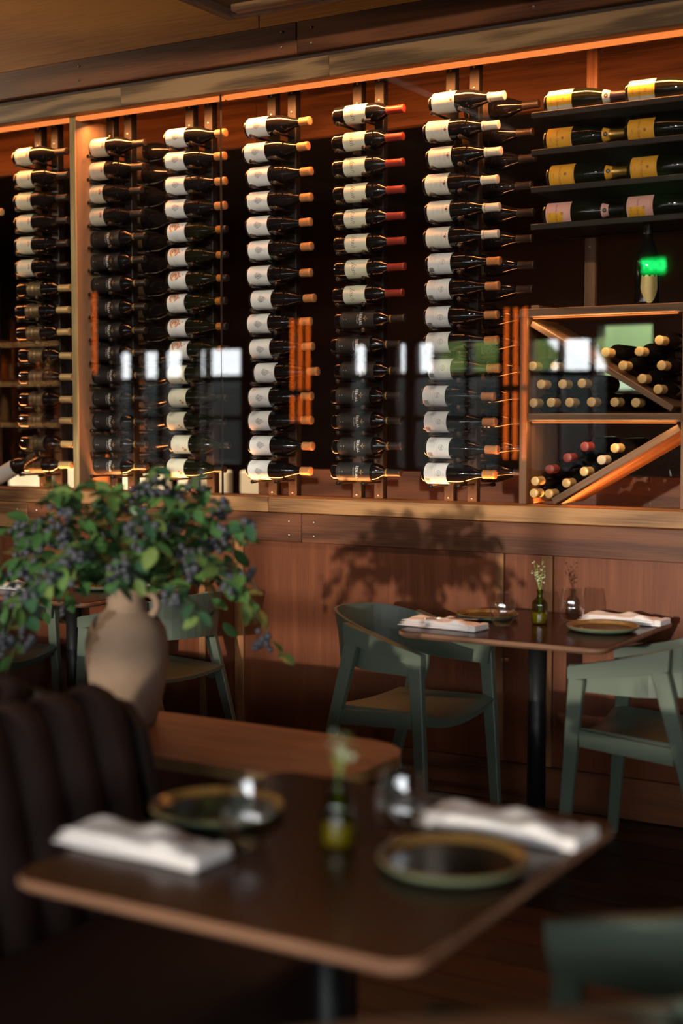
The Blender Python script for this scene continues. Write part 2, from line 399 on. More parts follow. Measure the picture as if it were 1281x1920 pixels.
# LED strips with their light
def strip_light(name, x0, x1, y, z, energy, rot, color=(1.0, .33, .09)):
    l = D.lights.new(name, 'AREA'); l.shape = 'RECTANGLE'; l.size = x1 - x0; l.size_y = .02; l.energy = energy; l.color = color
    o = D.objects.new(name, l); COL.objects.link(o); o.location = ((x0 + x1) / 2, y, z); o.rotation_euler = rot
for i, (a, b_, e, e2) in enumerate(((-7.2, -4.41, 26, 30), (-4.37, -3.57, 11, 11), (-3.555, -1.2, 40, 24))):
    nm_ = ['bay before the divider', 'bay from divider to seam', 'bay with the champagne shelves'][i]
    t = tag(empty('led_strip', (a, 4.93, 2.78)), 'orange LED strip along the top of the ' + nm_, 'light strip', 'LED strips of the wine case')
    sub(box('diffuser', a, b_, 4.918, 4.948, 2.781, 2.796, 'led_orange', bev=0), t)
    strip_light('top_led', a + .02, b_ - .02, 4.99, 2.768, e, (R(20), 0, 0))
    t = tag(empty('led_strip', (a, 5.042, 1.072)), 'orange LED strip low behind the sill of the ' + nm_, 'light strip', 'LED strips of the wine case')
    sub(box('diffuser', a, b_, 5.034, 5.05, 1.072, 1.080, 'led_orange', bev=0), t)
    strip_light('foot_led', a + .02, b_ - .02, 5.042, 1.084, e2, (R(180 + 8), 0, 0))

# ------------------------------------------------------------------ bottle kit
PR = {
 'slim': [(0, .006), (.024, .004), (.031, 0), (.0345, .004), (.035, .012), (.035, .180), (.0335, .195), (.029, .210), (.022, .226), (.0165, .240), (.0148, .252), (.0143, .298), (.0155, .300), (.0155, .306), (.0135, .310), (0, .310)],
 'burgundy': [(0, .006), (.026, .004), (.036, 0), (.0405, .004), (.041, .012), (.041, .150), (.0395, .168), (.035, .190), (.027, .212), (.020, .232), (.0160, .252), (.0148, .262), (.0143, .298), (.0155, .300), (.0155, .306), (.0135, .310), (0, .310)],
 'bordeaux': [(0, .006), (.026, .004), (.034, 0), (.0375, .004), (.038, .012), (.038, .188), (.0365, .202), (.032, .216), (.024, .228), (.0175, .237), (.0148, .248), (.0143, .302), (.0155, .304), (.0155, .311), (.0135, .315), (0, .315)],
 'champagne': [(0, .006), (.028, .004), (.040, 0), (.0435, .005), (.044, .014), (.044, .140), (.0425, .162), (.038, .187), (.030, .214), (.0225, .238), (.0180, .258), (.0160, .275), (.0155, .300), (.0150, .312), (0, .314)],
}
def rad_at(kind, z):
    p = PR[kind]
    for (r0, z0), (r1, z1) in zip(p, p[1:]):
        if z0 <= z <= z1 and z1 > z0: return r0 + (r1 - r0) * (z - z0) / (z1 - z0)
    return p[-2][0]
BODY = {}
def body_mesh(kind, mat):
    if (kind, mat) not in BODY: BODY[kind, mat] = lathe_mesh('bottle_body', PR[kind], mat, 28)
    return BODY[kind, mat]
def cap_mesh(kind, z0, z1, mat, bulge=.0012, ridges=False):
    zs = [z0 + (z1 - z0) * i / 8 for i in range(9)]
    top = PR[kind][-1][1]
    prof = []
    for i, z in enumerate(zs):
        r = rad_at(kind, min(z, top - .006)) + bulge + (.0006 * (i % 2) if ridges else 0)
        prof.append((r, z))
    if z1 >= top - .012: zt_ = max(z1, top) + .002; prof += [(prof[-1][0] - .0005, zt_ - .001), (prof[-1][0] - .003, zt_), (0, zt_ + .0002)]
    return lathe_mesh('capsule', prof, mat, 20)
def label_mesh(R_, z0, z1, mat, half):
    n = 22; bm = bmesh.new(); rows = []
    for z in (z0, z1):
        rows.append([bm.verts.new((R_ * math.cos(-half + 2 * half * i / n), R_ * math.sin(-half + 2 * half * i / n), z)) for i in range(n + 1)])
    for i in range(n):
        f = bm.faces.new((rows[0][i], rows[0][i + 1], rows[1][i + 1], rows[1][i])); f.smooth = True
    me = D.meshes.new('label'); bm.to_mesh(me); bm.free(); me.materials.append(M(mat)); return me
class Print:
    """flat print in label coordinates: u runs round the bottle, v up it"""
    def __init__(s): s.v = []; s.f = []; s.m = []; s.mats = []
    def mi(s, m):
        if m not in s.mats: s.mats.append(m)
        return s.mats.index(m)
    def poly(s, pts, m):
        b = len(s.v); s.v += pts; s.f.append(tuple(range(b, b + len(pts)))); s.m.append(s.mi(m))
    def rect(s, u, v, w, h, m):
        n = max(1, int(w / .004))
        for i in range(n): s.poly([(u - w / 2 + w * i / n, v - h / 2), (u - w / 2 + w * (i + 1) / n, v - h / 2), (u - w / 2 + w * (i + 1) / n, v + h / 2), (u - w / 2 + w * i / n, v + h / 2)], m)
    def disc(s, u, v, r, m, n=8, sy=1): s.poly([(u + r * math.cos(2 * math.pi * i / n), v + sy * r * math.sin(2 * math.pi * i / n)) for i in range(n)], m)
    def ring(s, u, v, r, w, m, n=20, sy=1, a0=0, a1=360):
        for i in range(n):
            t0 = R(a0 + (a1 - a0) * i / n); t1 = R(a0 + (a1 - a0) * (i + 1) / n)
            s.poly([(u + r * math.cos(t0), v + sy * r * math.sin(t0)), (u + r * math.cos(t1), v + sy * r * math.sin(t1)), (u + (r - w) * math.cos(t1), v + sy * (r - w) * math.sin(t1)), (u + (r - w) * math.cos(t0), v + sy * (r - w) * math.sin(t0))], m)
    def text(s, t, size, u, v, m, shear=0.0, spacing=1.0, bold=0.0):
        cu = D.curves.new('t', 'FONT'); cu.body = t; cu.size = size; cu.align_x = 'CENTER'; cu.align_y = 'CENTER'; cu.resolution_u = 2
        cu.shear = shear; cu.space_character = spacing; cu.offset = bold
        o = D.objects.new('t', cu); COL.objects.link(o)
        dg = bpy.context.evaluated_depsgraph_get(); me = D.meshes.new_from_object(o.evaluated_get(dg))
        b = len(s.v); s.v += [(p.co.x + u, p.co.y + v) for p in me.vertices]
        for p in me.polygons: s.f.append(tuple(b + i for i in p.vertices)); s.m.append(s.mi(m))
        D.objects.remove(o); D.curves.remove(cu); D.meshes.remove(me)
    def lines(s, u, v, w, n, gap, m, h=.0008, jitter=True):
        for i in range(n): s.rect(u, v - i * gap, w * (1 - (.25 * ((i * 7) % 3) / 2 if jitter else 0)), h, m)
    def mesh(s, R_, name='label_print'):
        me = D.meshes.new(name)
        me.from_pydata([(R_ * math.cos(u / R_), R_ * math.sin(u / R_), v) for u, v in s.v], [], s.f)
        for m in s.mats: me.materials.append(M(m))
        for p, k in zip(me.polygons, s.m): p.material_index = k
        return me
    def flat(s, name='print'):
        me = D.meshes.new(name); me.from_pydata([(u, v, 0) for u, v in s.v], [], s.f)
        for m in s.mats: me.materials.append(M(m))
        for p, k in zip(me.polygons, s.m): p.material_index = k
        return me
KIT = {}
def kit(key, kind, bodymat, labels, prints, caps):
    """labels: (z0, z1, mat, half); prints: Print; caps: list of (name, mesh)"""
    parts = [('bottle_body', body_mesh(kind, bodymat), None)]
    for i, (z0, z1, mat, half) in enumerate(labels):
        R_ = max(rad_at(kind, z0), rad_at(kind, z1)) + .0007
        parts.append(('label' if i == 0 else 'neck_band', label_mesh(R_, z0, z1, mat, half), None))
        if i == 0 and prints: parts.append(('label_print', prints.mesh(R_ + .0005), 'label'))
    for n_, me in caps: parts.append((n_, me, None))
    KIT[key] = parts
def bottle(key, label, mat4, group, name='wine_bottle'):
    r = empty(name); r.matrix_world = mat4
    made = {}
    for n_, me, par in KIT[key]:
        o = D.objects.new(n_, me); COL.objects.link(o); o.parent = made[par] if par else r; made[n_] = o
    return tag(r, label, 'bottle', group)
# lying along the wall, neck to +X, label to the room
LIE = Matrix(((0, 0, 1, 0), (-1, 0, 0, 0), (0, -1, 0, 0), (0, 0, 0, 1)))

# -- A: cream label, red emblem
p = Print(); p.rect(0, .030, .050, .0007, 'ink_grey')
for i in range(9): p.disc(-.028 + i * .007, .027, .0009, 'ink_brown', 6)
p.lines(0, .062, .034, 4, .0045, 'ink_grey', .0006); p.lines(0, .080, .026, 2, .005, 'ink_red', .0006)
[p.rect(u0, .098, .004, .010, 'ink_red' if u0 < 0 else 'ink_brown') for u0 in (-.012, -.006, .002, .008)]; p.disc(0, .105, .003, 'ink_red')
kit('A', 'burgundy', 'bottle_black', [(.022, .112, 'label_cream', 1.55)], p, [('capsule', cap_mesh('burgundy', .248, .306, 'cap_black'))])
# -- B: white label with a cluster of dots
p = Print(); rnd = random.Random(3)
for i in range(9):
    w = [3, 5, 6, 7, 6, 5, 4, 3, 2][i]
    for j in range(w):
        p.disc((j - (w - 1) / 2) * .0045 + rnd.uniform(-.0008, .0008), .052 + i * .0048 + rnd.uniform(-.0008, .0008), rnd.uniform(.0012, .0021), 'ink_black', 6)
p.lines(.006, .103, .016, 2, .004, 'ink_grey', .0006)
kit('B', 'burgundy', 'bottle_black', [(.014, .116, 'label_white', 1.5)], p, [('capsule', cap_mesh('burgundy', .262, .306, 'cap_copper', .0028, True))])
# -- C: white label with a bright swirl corner
p = Print()
p.poly([(-.062, .030), (-.062, .112), (-.040, .112), (.010, .030)], 'ink_blush')
for k, (r, m_) in enumerate(((.024, 'ink_brown'), (.020, 'ink_orange'), (.015, 'ink_blush'), (.011, 'ink_brown'), (.007, 'ink_orange'))):
    p.ring(-.036, .052, r, .0035, m_, 18, 1.0, 20, 320)
p.disc(-.016, .040, .006, 'ink_yellow', 8); p.disc(-.030, .082, .004, 'ink_brown'); p.disc(-.038, .096, .003, 'ink_red'); p.disc(-.040, .052, .004, 'ink_black')
p.lines(.018, .070, .030, 5, .0055, 'ink_grey', .0006); p.lines(.004, .106, .050, 1, .004, 'ink_grey', .0008)
kit('C', 'burgundy', 'bottle_green', [(.018, .112, 'label_white', 1.55)], p, [('capsule', cap_mesh('burgundy', .262, .290, 'cap_orange', .0022)), ('cork', cap_mesh('burgundy', .290, .306, 'cap_black', .0008))])
# -- D: cream label, script name, red capsule
p = Print(); p.text('Josh', .031, 0, .098, 'ink_black', shear=.45, bold=-.0004); p.lines(0, .068, .03, 2, .006, 'ink_grey', .0006)
p.rect(0, .078, .024, .0012, 'ink_grey'); p.ring(-.012, .102, .022, .0009, 'ink_grey', 22, .6, 150, 330)
kit('D', 'bordeaux', 'bottle_black', [(.056, .158, 'label_cream', 1.5)], p, [('capsule', cap_mesh('bordeaux', .240, .311, 'cap_red'))])
# -- E: black label, white capitals, gold bird
p = Print(); p.text('SERIAL', .0175, 0, .128, 'ink_white', spacing=1.12, bold=.0004); p.text('PASO ROBLES', .0062, 0, .113, 'ink_white')
p.poly([(-.014, .152), (-.002, .147), (0, .140), (.002, .147), (.014, .152), (.004, .153), (0, .150), (-.004, .153)], 'ink_gold')
p.rect(0, .158, .003, .006, 'ink_gold'); p.lines(0, .062, .004, 2, .012, 'ink_white', .0018, False); p.rect(0, .044, .08, .0005, 'ink_grey')
kit('E', 'bordeaux', 'bottle_black', [(.030, .190, 'label_black', 1.6)], p, [('capsule', cap_mesh('bordeaux', .242, .311, 'cap_black')), ('capsule_mark', cap_mesh('bordeaux', .250, .256, 'ink_gold', .0018))])
# -- F: ivory label, little crest, white screw cap
p = Print(); p.lines(0, .088, .040, 2, .004, 'ink_grey', .0009)
p.poly([(-.006, .100), (0, .094), (.006, .100), (.003, .106), (-.003, .106)], 'ink_brown'); p.disc(-.010, .103, .0022, 'ink_black'); p.disc(.010, .103, .0018, 'ink_black')
p.lines(0, .070, .026, 3, .006, 'ink_grey', .0007); p.lines(0, .044, .036, 1, .006, 'ink_grey', .0007)
kit('F', 'burgundy', 'bottle_black', [(.016, .114, 'label_ivory', 1.55)], p, [('capsule', cap_mesh('burgundy', .245, .306, 'cap_white', .002)), ('cap_line', cap_mesh('burgundy', .255, .257, 'ink_brown', .0026))])
# -- G: white back-label, bar code, ring monogram
p = Print(); p.lines(-.016, .052, .040, 8, .0042, 'ink_grey', .0007)
for i in range(13): p.rect(.022 + i * .0016, .030, .0005 + .0006 * ((i * 5) % 3) / 2, .020, 'ink_black')
p.rect(0, .062, .09, .0006, 'ink_grey'); p.ring(.0, .081, .0115, .0011, 'ink_black', 22); p.text('TD', .013, 0, .081, 'ink_black')
p.lines(.004, .104, .012, 2, .005, 'ink_grey', .0008)
kit('G', 'burgundy', 'bottle_black', [(.016, .114, 'label_white', 1.5)], p, [('capsule', cap_mesh('burgundy', .258, .306, 'cap_copper', .002, True))])
# -- H: dark label with gold oval
p = Print(); p.ring(0, .134, .014, .0015, 'ink_gold', 20, .72); p.ring(0, .134, .007, .0012, 'ink_gold', 14, .72)
p.text('HESS', .016, 0, .108, 'ink_gold', bold=.0002); p.lines(0, .092, .034, 3, .005, 'ink_gold', .0008); p.rect(0, .150, .06, .0007, 'ink_gold'); p.rect(0, .080, .06, .0007, 'ink_gold')
kit('H', 'bordeaux', 'bottle_black', [(.070, .156, 'label_tan', 1.5)], p, [('capsule', cap_mesh('bordeaux', .246, .311, 'cap_tan', .0018))])
# -- I: warm cream label, gold emblem
p = Print(); p.lines(0, .034, .050, 1, .004, 'ink_grey', .001)
for i in range(9): p.disc(-.028 + i * .007, .026, .0009, 'ink_brown', 6)
p.lines(0, .062, .030, 4, .0055, 'ink_grey', .0007); p.rect(.018, .096, .012, .012, 'ink_gold'); p.rect(.008, .086, .006, .008, 'ink_brown'); p.disc(.022, .088, .004, 'ink_orange')
kit('I', 'burgundy', 'bottle_green', [(.020, .114, 'label_cream', 1.55)], p, [('capsule', cap_mesh('burgundy', .262, .306, 'bottle_matte', .0008))])
# -- rear row, plain dark
kit('J', 'burgundy', 'bottle_black', [(.02, .11, 'label_tan', 1.4)], None, [('capsule', cap_mesh('burgundy', .245, .306, 'cap_black'))])
# -- champagne
def champ(key, base, band, bandw, foil, medal):
    p = Print()
    if band: p.rect(0.004, .058 if bandw > .05 else .052, bandw, .094 if bandw > .05 else .050, band) if False else None
    if key == 'K1':
        p.rect(0, .064, .040, .0985, 'ink_yellow')
    if key == 'K4':
        p.rect(.014, .052, .038, .060, 'ink_yellow')
    p.text('Veuve Clicquot', .0125, 0.002, .058, 'ink_brown'); p.text('BRUT', .0068, 0.004, .032, 'ink_brown')
    p.disc(0, .080, .0042, 'ink_brown', 10); p.ring(0, .080, .0062, .0008, 'ink_brown', 14)
    p.rect(0, .022, .08, .0006, 'ink_brown'); p.rect(0, .107, .08, .0006, 'ink_brown')
    caps = [('neck_foil', cap_mesh('champagne', .252, .312, foil, .0016, True))]
    kit(key, 'champagne', 'bottle_green', [(.015, .113, base, 1.2)], p, caps)
    bm = bmesh.new(); z0, z1 = .226, .254; n = 26; rows = []
    for z in (z0, z1): rows.append([bm.verts.new(((rad_at('champagne', z) + .0012) * math.cos(2 * math.pi * i / n), (rad_at('champagne', z) + .0012) * math.sin(2 * math.pi * i / n), z)) for i in range(n)])
    for i in range(n): f = bm.faces.new((rows[0][i], rows[0][(i + 1) % n], rows[1][(i + 1) % n], rows[1][i])); f.smooth = True
    me = D.meshes.new('neck_band'); bm.to_mesh(me); bm.free(); me.materials.append(M(base)); KIT[key].append(('neck_band', me, None))
    q = Print(); q.disc(0, .240, .0085, medal, 14); q.ring(0, .240, .0122, .0036, base, 18); q.disc(0, .240, .0035, 'ink_grey', 10)
    KIT[key].append(('medallion', q.mesh(rad_at('champagne', .234) + .0022, 'medallion'), 'neck_band'))
champ('K1', 'label_ivory', None, .04, 'foil_purple', 'ink_black'); champ('K2', 'label_yellow', None, .1, 'foil_gold', 'ink_black')
champ('K4', 'label_pink', None, .04, 'foil_black', 'ink_black')

# ------------------------------------------------------------------ racks and bottles
BY = 5.05; BZ = 2.677; PZ = .10345
cols = [('c1', -4.849, 'AAAAAAHHHHHHHHH', 'in the rack before the divider'),
        ('c2', -4.405, 'AAAAEEEEEEEEEEE', 'in the rack just past the divider'),
        ('c3', -3.950, 'BBBBCCCCCCIIIII', 'in the second rack past the divider'),
        ('c4', -3.513, 'BBBBBBBBBBBBBBB', 'in the rack past the glass seam'),
        ('c5', -3.088, 'DDDDDDDDEEEEEEE', 'in the second rack past the glass seam'),
        ('c6', -2.659, 'FFFFFFGGGGGGGGG', 'in the rack by the champagne')]
LOOK = {'A': 'cream-labelled red-crest bottle', 'B': 'white dotted-label bottle', 'C': 'swirl-cornered label bottle', 'D': 'cream script-label red-capped bottle',
        'E': 'black white-lettered bottle', 'F': 'ivory-labelled white-capped bottle', 'G': 'white bar-code label bottle', 'H': 'dark gold-oval label bottle', 'I': 'warm cream gold-mark bottle'}
# rack parts, shared meshes
bm = bmesh.new(); bm_box(bm, -.021, .021, -.012, .012, 1.07, 2.875, .002); bm_box(bm, -.012, .012, .012, .040, 1.07, 2.90, .001)
post_me = D.meshes.new('post'); bm.to_mesh(post_me); bm.free(); post_me.materials.append(M('black_metal'))
bm = bmesh.new(); bm_box(bm, -.010, .010, -.006, .022, 2.875, 3.04, .001)
ext_me = D.meshes.new('post_extension'); bm.to_mesh(ext_me); bm.free(); ext_me.materials.append(M('black_metal'))
def peg_profile(l): return [(0, 0), (.005, 0), (.005, l - .03), (.0075, l - .028), (.0075, l - .008), (.0085, l - .006), (.0085, l), (0, l)]
peg_me = {}
for l in (.155, .165, .33): peg_me[l] = lathe_mesh('peg', peg_profile(l), 'peg_black', 10)
bm = bmesh.new(); bmesh.ops.create_uvsphere(bm, u_segments=8, v_segments=5, radius=.005)
screw_me = D.meshes.new('screw'); bm.to_mesh(screw_me); bm.free(); screw_me.materials.append(M('screw_steel'))
rnd = random.Random(11)
rows_empty_low = {}
for ci, (c, bxx, seq, where) in enumerate(cols):
    deep = c in ('c2', 'c6')
    py = 5.30 if deep else 5.125
    rk = tag(empty('wine_rack', (bxx + .118, py, 1.07)), 'black metal two-post peg rack holding the bottles ' + where.replace('in the ', 'of the ').replace('of the rack', 'of the column'), 'rack', 'peg racks of the wine case')
    for k, dx in enumerate((.066, .170)):
        xx = bxx + dx
        po = link('post', post_me, None, None, (xx, 5.125 + .0, 0)); sub(po, rk)
        eo = link('post_extension', ext_me, None, po)
        for zz in (1.13, 2.74, 2.82):
            so = link('screw', screw_me, None, po, (0, -.012, zz))
    for i, ch in enumerate(seq):
        z = BZ - PZ * i + rnd.uniform(-.002, .002)
        tilt = rnd.gauss(0, .008); dx = rnd.gauss(0, .007) + (.035 if (c, i) == ('c4', 10) else 0); roll = rnd.gauss(0, .07) + (.25 if ch in 'CI' else 0)
        if ch in 'DEH': dx += .004
        m4 = Matrix.Translation((bxx + dx, BY, z)) @ Matrix.Rotation(tilt, 4, 'Y') @ LIE @ Matrix.Rotation(roll, 4, 'Z')
        bottle(ch, '%s, %s down %s' % (LOOK[ch], ORD[i], where), m4, 'bottles in the label-forward racks')
        rr = .0385 if ch in 'DEH' else .0415
        for k, px in enumerate((.066, .170)):
            pr_ = rr if (k == 0 or ch in 'DEH') else .0385
            zpeg = z - math.sqrt((pr_ + .0065) ** 2 - .022 ** 2) - .002
            for sy in ((-1,) if k else (-1,)):
                o = link('peg', peg_me[.155], None, None, (bxx + px + .008 * (1 if k else -1), 5.125, zpeg - .004)); o.rotation_euler = (R(90), 0, R(0))
                sub(o, rk)
        if deep:
            for px in (.066, .170):
                o = link('peg', peg_me[.155], None, None, (bxx + px, 5.165, z - .052)); o.rotation_euler = (R(-90), 0, 0); sub(o, rk)
            m4 = Matrix.Translation((bxx + .055 + dx, BY + .20, z - .0)) @ Matrix.Rotation(tilt, 4, 'Y') @ LIE
            bottle('J', 'dark rear bottle behind the %s one down %s' % (ORD[i], where), m4, 'rear-row bottles of the racks')
# one more bottle at the edge of the frame, with its rack
rk = tag(empty('wine_rack', (-5.2, 5.125, 1.07)), 'black peg rack mostly out of frame beside the bar-end bottles', 'rack', 'peg racks of the wine case')
for dx in (.066, .170): sub(link('post', post_me, None, None, (-5.275 + dx, 5.125, 0)), rk)
for px in (.066, .170):
    o = link('peg', peg_me[.155], None, None, (-5.275 + px, 5.125, 2.392)); o.rotation_euler = (R(90), 0, 0); sub(o, rk)
bottle('H', 'gold-capped bottle neck poking in at the picture edge before the first rack', Matrix.Translation((-5.275, BY, 2.435)) @ LIE, 'bottles in the label-forward racks')
# spare pegs lying below the last bottles
for j, (x, y, z) in enumerate(((-3.0, 5.2, 1.155), (-2.93, 5.25, 1.155), (-2.50, 5.2, 1.15), (-2.36, 5.22, 1.155), (-2.27, 5.24, 1.165))):
    pass

# champagne shelves
for r_ in range(4):
    zc = 2.628 - r_ * .1375
    sh = tag(empty('champagne_shelf', (-1.9, 5.06, zc - .05)), '%s black metal shelf from the top under the champagne bottles' % ['topmost', 'second', 'third', 'lowest'][r_], 'shelf', 'champagne shelves')
    bm = bmesh.new(); bm_box(bm, -2.19, -1.2, 4.985, 5.003, zc - .062, zc - .040, .002); sub(from_bm('front_rail', bm, 'black_metal'), sh)
    bm = bmesh.new(); bm_box(bm, -2.19, -1.2, 5.003, 5.30, zc - .057, zc - .0475, .002); sub(from_bm('tray', bm, 'black_metal'), sh)
    bm = bmesh.new(); bm_box(bm, -2.19, -1.2, 5.30, 5.315, zc - .062, zc - .030, .002); sub(from_bm('rear_rail', bm, 'black_metal'), sh)
    for k in range(3):
        if r_ < 3 and k == 2: continue
        x = -2.155 + k * .316 + [0, .0, .012, .0][r_]
        key = ['K1', 'K2', 'K2', 'K4'][r_]
        desc = ['ivory and yellow label', 'yellow label', 'yellow label', 'pink label'][r_]
        if k == 2: continue
        m4 = Matrix.Translation((x, 5.055, zc)) @ LIE @ Matrix.Rotation([.0, .06, -.05, .1][r_] + .04 * k, 4, 'Z')
        bottle(key, 'champagne bottle with %s, %s on the %s black shelf' % (desc, ['first' if k == 0 else 'second'][0], ['topmost', 'second', 'third', 'lowest'][r_]), m4, 'champagne bottles on the black shelves', 'champagne_bottle')
        if k == 1:
            m4 = Matrix.Translation((x + .01, 5.19, zc)) @ LIE
# uprights carrying the shelves
ub = tag(empty('shelf_upright', (-2.09, 5.33, 1.86)), 'slim orange oak upright beside the champagne shelves', 'post')
sub(box('upright_stile', -2.105, -2.060, 5.318, 5.345, 1.862, 3.04, 'oak_case_v', bev=.002), ub)
for r_ in range(4):
    sub(box('bracket_screw', -2.086, -2.078, 5.313, 5.318, 2.628 - r_ * .1375 - .100, 2.628 - r_ * .1375 - .092, 'screw_steel', bev=.001), ub)
ub2 = tag(empty('steel_upright', (-1.55, 5.33, 1.1)), 'grey steel upright behind the oak bin near the picture edge', 'post')
sub(box('steel_face', -1.60, -1.545, 5.325, 5.36, 1.075, 3.04, 'grey_metal', bev=.002), ub2)
sub(box('steel_web', -1.58, -1.565, 5.36, 5.42, 1.075, 3.04, 'black_metal', bev=.001), ub2)

# ------------------------------------------------------------------ diamond bin
bn = tag(empty('wine_bin', (-1.9, 5.1, 1.13)), 'open oak bin with diagonal boards and bottle ends', 'bin')
YB0, YB1 = 4.955, 5.26
xl, xr, zb, zm, zt = -2.215, -1.590, 1.125, 1.452, 1.858
sub(box('side_board', xl, xl + .030, YB0, YB1, zb, zt - .032, 'oak_case_v', bev=.002), bn)
sub(box('side_board', xr, xr + .030, YB0, YB1, zb, zt - .032, 'oak_case_v', bev=.002), bn)
sub(box('top_board', xl - .004, xr + .034, YB0, YB1, zt - .032, zt, 'oak_bin', bev=.002), bn)
sub(box('top_block', xl + .035, xl + .068, YB0 + .02, YB1, zt, zt + .014, 'oak_bin', bev=.001), bn)
sub(box('middle_shelf', xl + .031, xr - .001, YB0 + .004, YB1, zm - .015, zm + .015, 'oak_bin', bev=.002), bn)
def diag(x0, z0, x1, z1, th):
    l = math.hypot(x1 - x0, z1 - z0); a = math.atan2(z1 - z0, x1 - x0)
    bm = bmesh.new(); bm_box(bm, -l / 2, l / 2, YB0 + .006, YB1 - .004, -th / 2, th / 2, .002)
    o = from_bm('diagonal_board', bm, 'oak_bin'); o.location = ((x0 + x1) / 2, 0, (z0 + z1) / 2); o.rotation_euler = (0, -a, 0); sub(o, bn)
diag(xl + .042, zt - .055, xr - .035, zm + .030, .022)
diag(xl + .135, zb + .012, xr - .008, zm - .036, .026)
for zz, w_ in ((zt - .034, 1.3), (zm - .017, .9)):
    t = tag(empty('led_strip', (xl + .05, YB0 + .01, zz)), 'added light strip under the %s of the oak bin, brightening the caps' % ('top board' if zz > 1.6 else 'middle shelf'), 'light strip', 'LED strips of the wine case')  # strips added inside the bin to brighten the bottle caps
    sub(box('diffuser', xl + .05, xr - .02, YB0 + .004, YB0 + .012, zz - .004, zz, 'led_orange', bev=0), t)
    strip_light('bin_fill', xl + .05, xr - .02, YB0 - .012, zz - .004, w_, (R(45), 0, 0), (1, .62, .28))
# bottles stored neck first
BK = {}
for nm_, capm in (('gold', 'cap_gold'), ('red', 'cap_red'), ('cork', 'cork')):
    BK[nm_] = [('bottle_body', body_mesh('slim', 'bottle_black'), None), ('capsule', cap_mesh('slim', .250, .306, capm, .0018), None)]
    KIT['bin_' + nm_] = BK[nm_]
# neck towards the room: local z -> -Y
FACE = Matrix(((1, 0, 0, 0), (0, 0, -1, 0), (0, 1, 0, 0), (0, 0, 0, 1)))
binb = [('low row above the shelf', 'gold', [(-2.168, 1.507), (-2.094, 1.508), (-2.022, 1.508), (-1.936, 1.509), (-1.848, 1.508), (-1.768, 1.506)]),
        ('second row above the shelf', 'gold', [(-2.135, 1.576), (-2.050, 1.576), (-1.972, 1.578)]),
        ('short top row above the shelf', 'gold', [(-2.172, 1.645), (-2.085, 1.643)]),
        ('pile on the upper diagonal', 'gold', [(-1.885, 1.690), (-1.755, 1.690), (-1.680, 1.728), (-1.815, 1.640), (-1.672, 1.638), (-1.745, 1.592), (-1.682, 1.553)]),
        ('pile above the lower diagonal', 'gold', [(-2.158, 1.212), (-2.098, 1.166), (-2.166, 1.172 - .0), (-2.030, 1.208), (-1.962, 1.252), (-1.842, 1.340)]),
        ('slanting row', 'red', [(-2.098, 1.258), (-2.028, 1.302), (-1.958, 1.344)]),
        ('pile above the lower diagonal', 'cork', [(-1.895, 1.296)])]
for row, kk, pts in binb:
    for i, (x, z) in enumerate(pts):
        if (x, z) == (-2.166, 1.172): z = 1.166; x = -2.160
        yb = YB0 + .312 + .012 + rnd.uniform(0, .012)
        m4 = Matrix.Translation((x, yb, z)) @ FACE
        what = {'gold': 'gold-capped bottle end', 'red': 'red-capped bottle end', 'cork': 'pale cork-topped bottle end'}[kk]
        lab = '%s, %s along the %s in the oak bin' % (what, ORD[i], row.replace(' of red-capped bottles', '')) if kk != 'cork' else 'pale cork-topped bottle end beside the lower diagonal board of the oak bin'
        bottle('bin_' + kk, lab, m4, 'bottles lying neck first in the oak bin')
# big dark bottle with a golden shield standing on the bin
gb = empty('champagne_bottle', (-1.765, 5.08, 1.858))
big = [(0, .004), (.040, 0), (.0475, .005), (.048, .016), (.049, .10), (.048, .140), (.043, .175), (.034, .205), (.025, .228), (.019, .248), (.017, .262), (.0165, .300), (.0175, .302), (.017, .335), (0, .337)]
link('bottle_body', lathe_mesh('bottle_body', big, 'bottle_black', 28), None, gb)
q = Print(); 
def sh_w(v): return .033 * math.sqrt(max(0, min(1, (v - .008) / .055))) if v < .063 else .033 - .004 * (v - .063) / .05
for r_ in range(16):
    v0, v1 = .010 + .094 * r_ / 16, .010 + .094 * (r_ + 1) / 16
    for c_ in range(12):
        f0, f1 = -1 + c_ / 6, -1 + (c_ + 1) / 6
        q.poly([(sh_w(v0) * f0, v0), (sh_w(v0) * f1, v0), (sh_w(v1) * f1, v1 + (.008 * abs(math.sin(f1 * 4.7)) if r_ == 15 else 0)), (sh_w(v1) * f0, v1 + (.008 * abs(math.sin(f0 * 4.7)) if r_ == 15 else 0))], 'shield_gold')
me = q.mesh(.0502, 'shield_label'); o = link('shield_label', me, None, gb); o['label'] = 'glittering gold shield label'
link('neck_foil', lathe_mesh('neck_foil', [(.0185, .262), (.0183, .300), (.019, .302), (.0185, .336), (0, .339)], 'foil_black', 20), None, gb)
gb.rotation_euler = (0, 0, R(-62))
tag(gb, 'big black champagne bottle with a glittering gold shield standing on the oak bin', 'bottle')
# tilted pale-label bottle lying on the sill at the bar end
kit('L', 'bordeaux', 'bottle_black', [(.03, .17, 'label_ivory', 1.6)], None, [('capsule', cap_mesh('bordeaux', .242, .311, 'cap_black'))])
m4 = Matrix.Translation((-4.985, 4.985, 1.150)) @ Matrix.Rotation(R(-24), 4, 'Y') @ LIE
bottle('L', 'tilted bottle with a glowing pale label on the sill below the gold-oval bottles', m4, None)

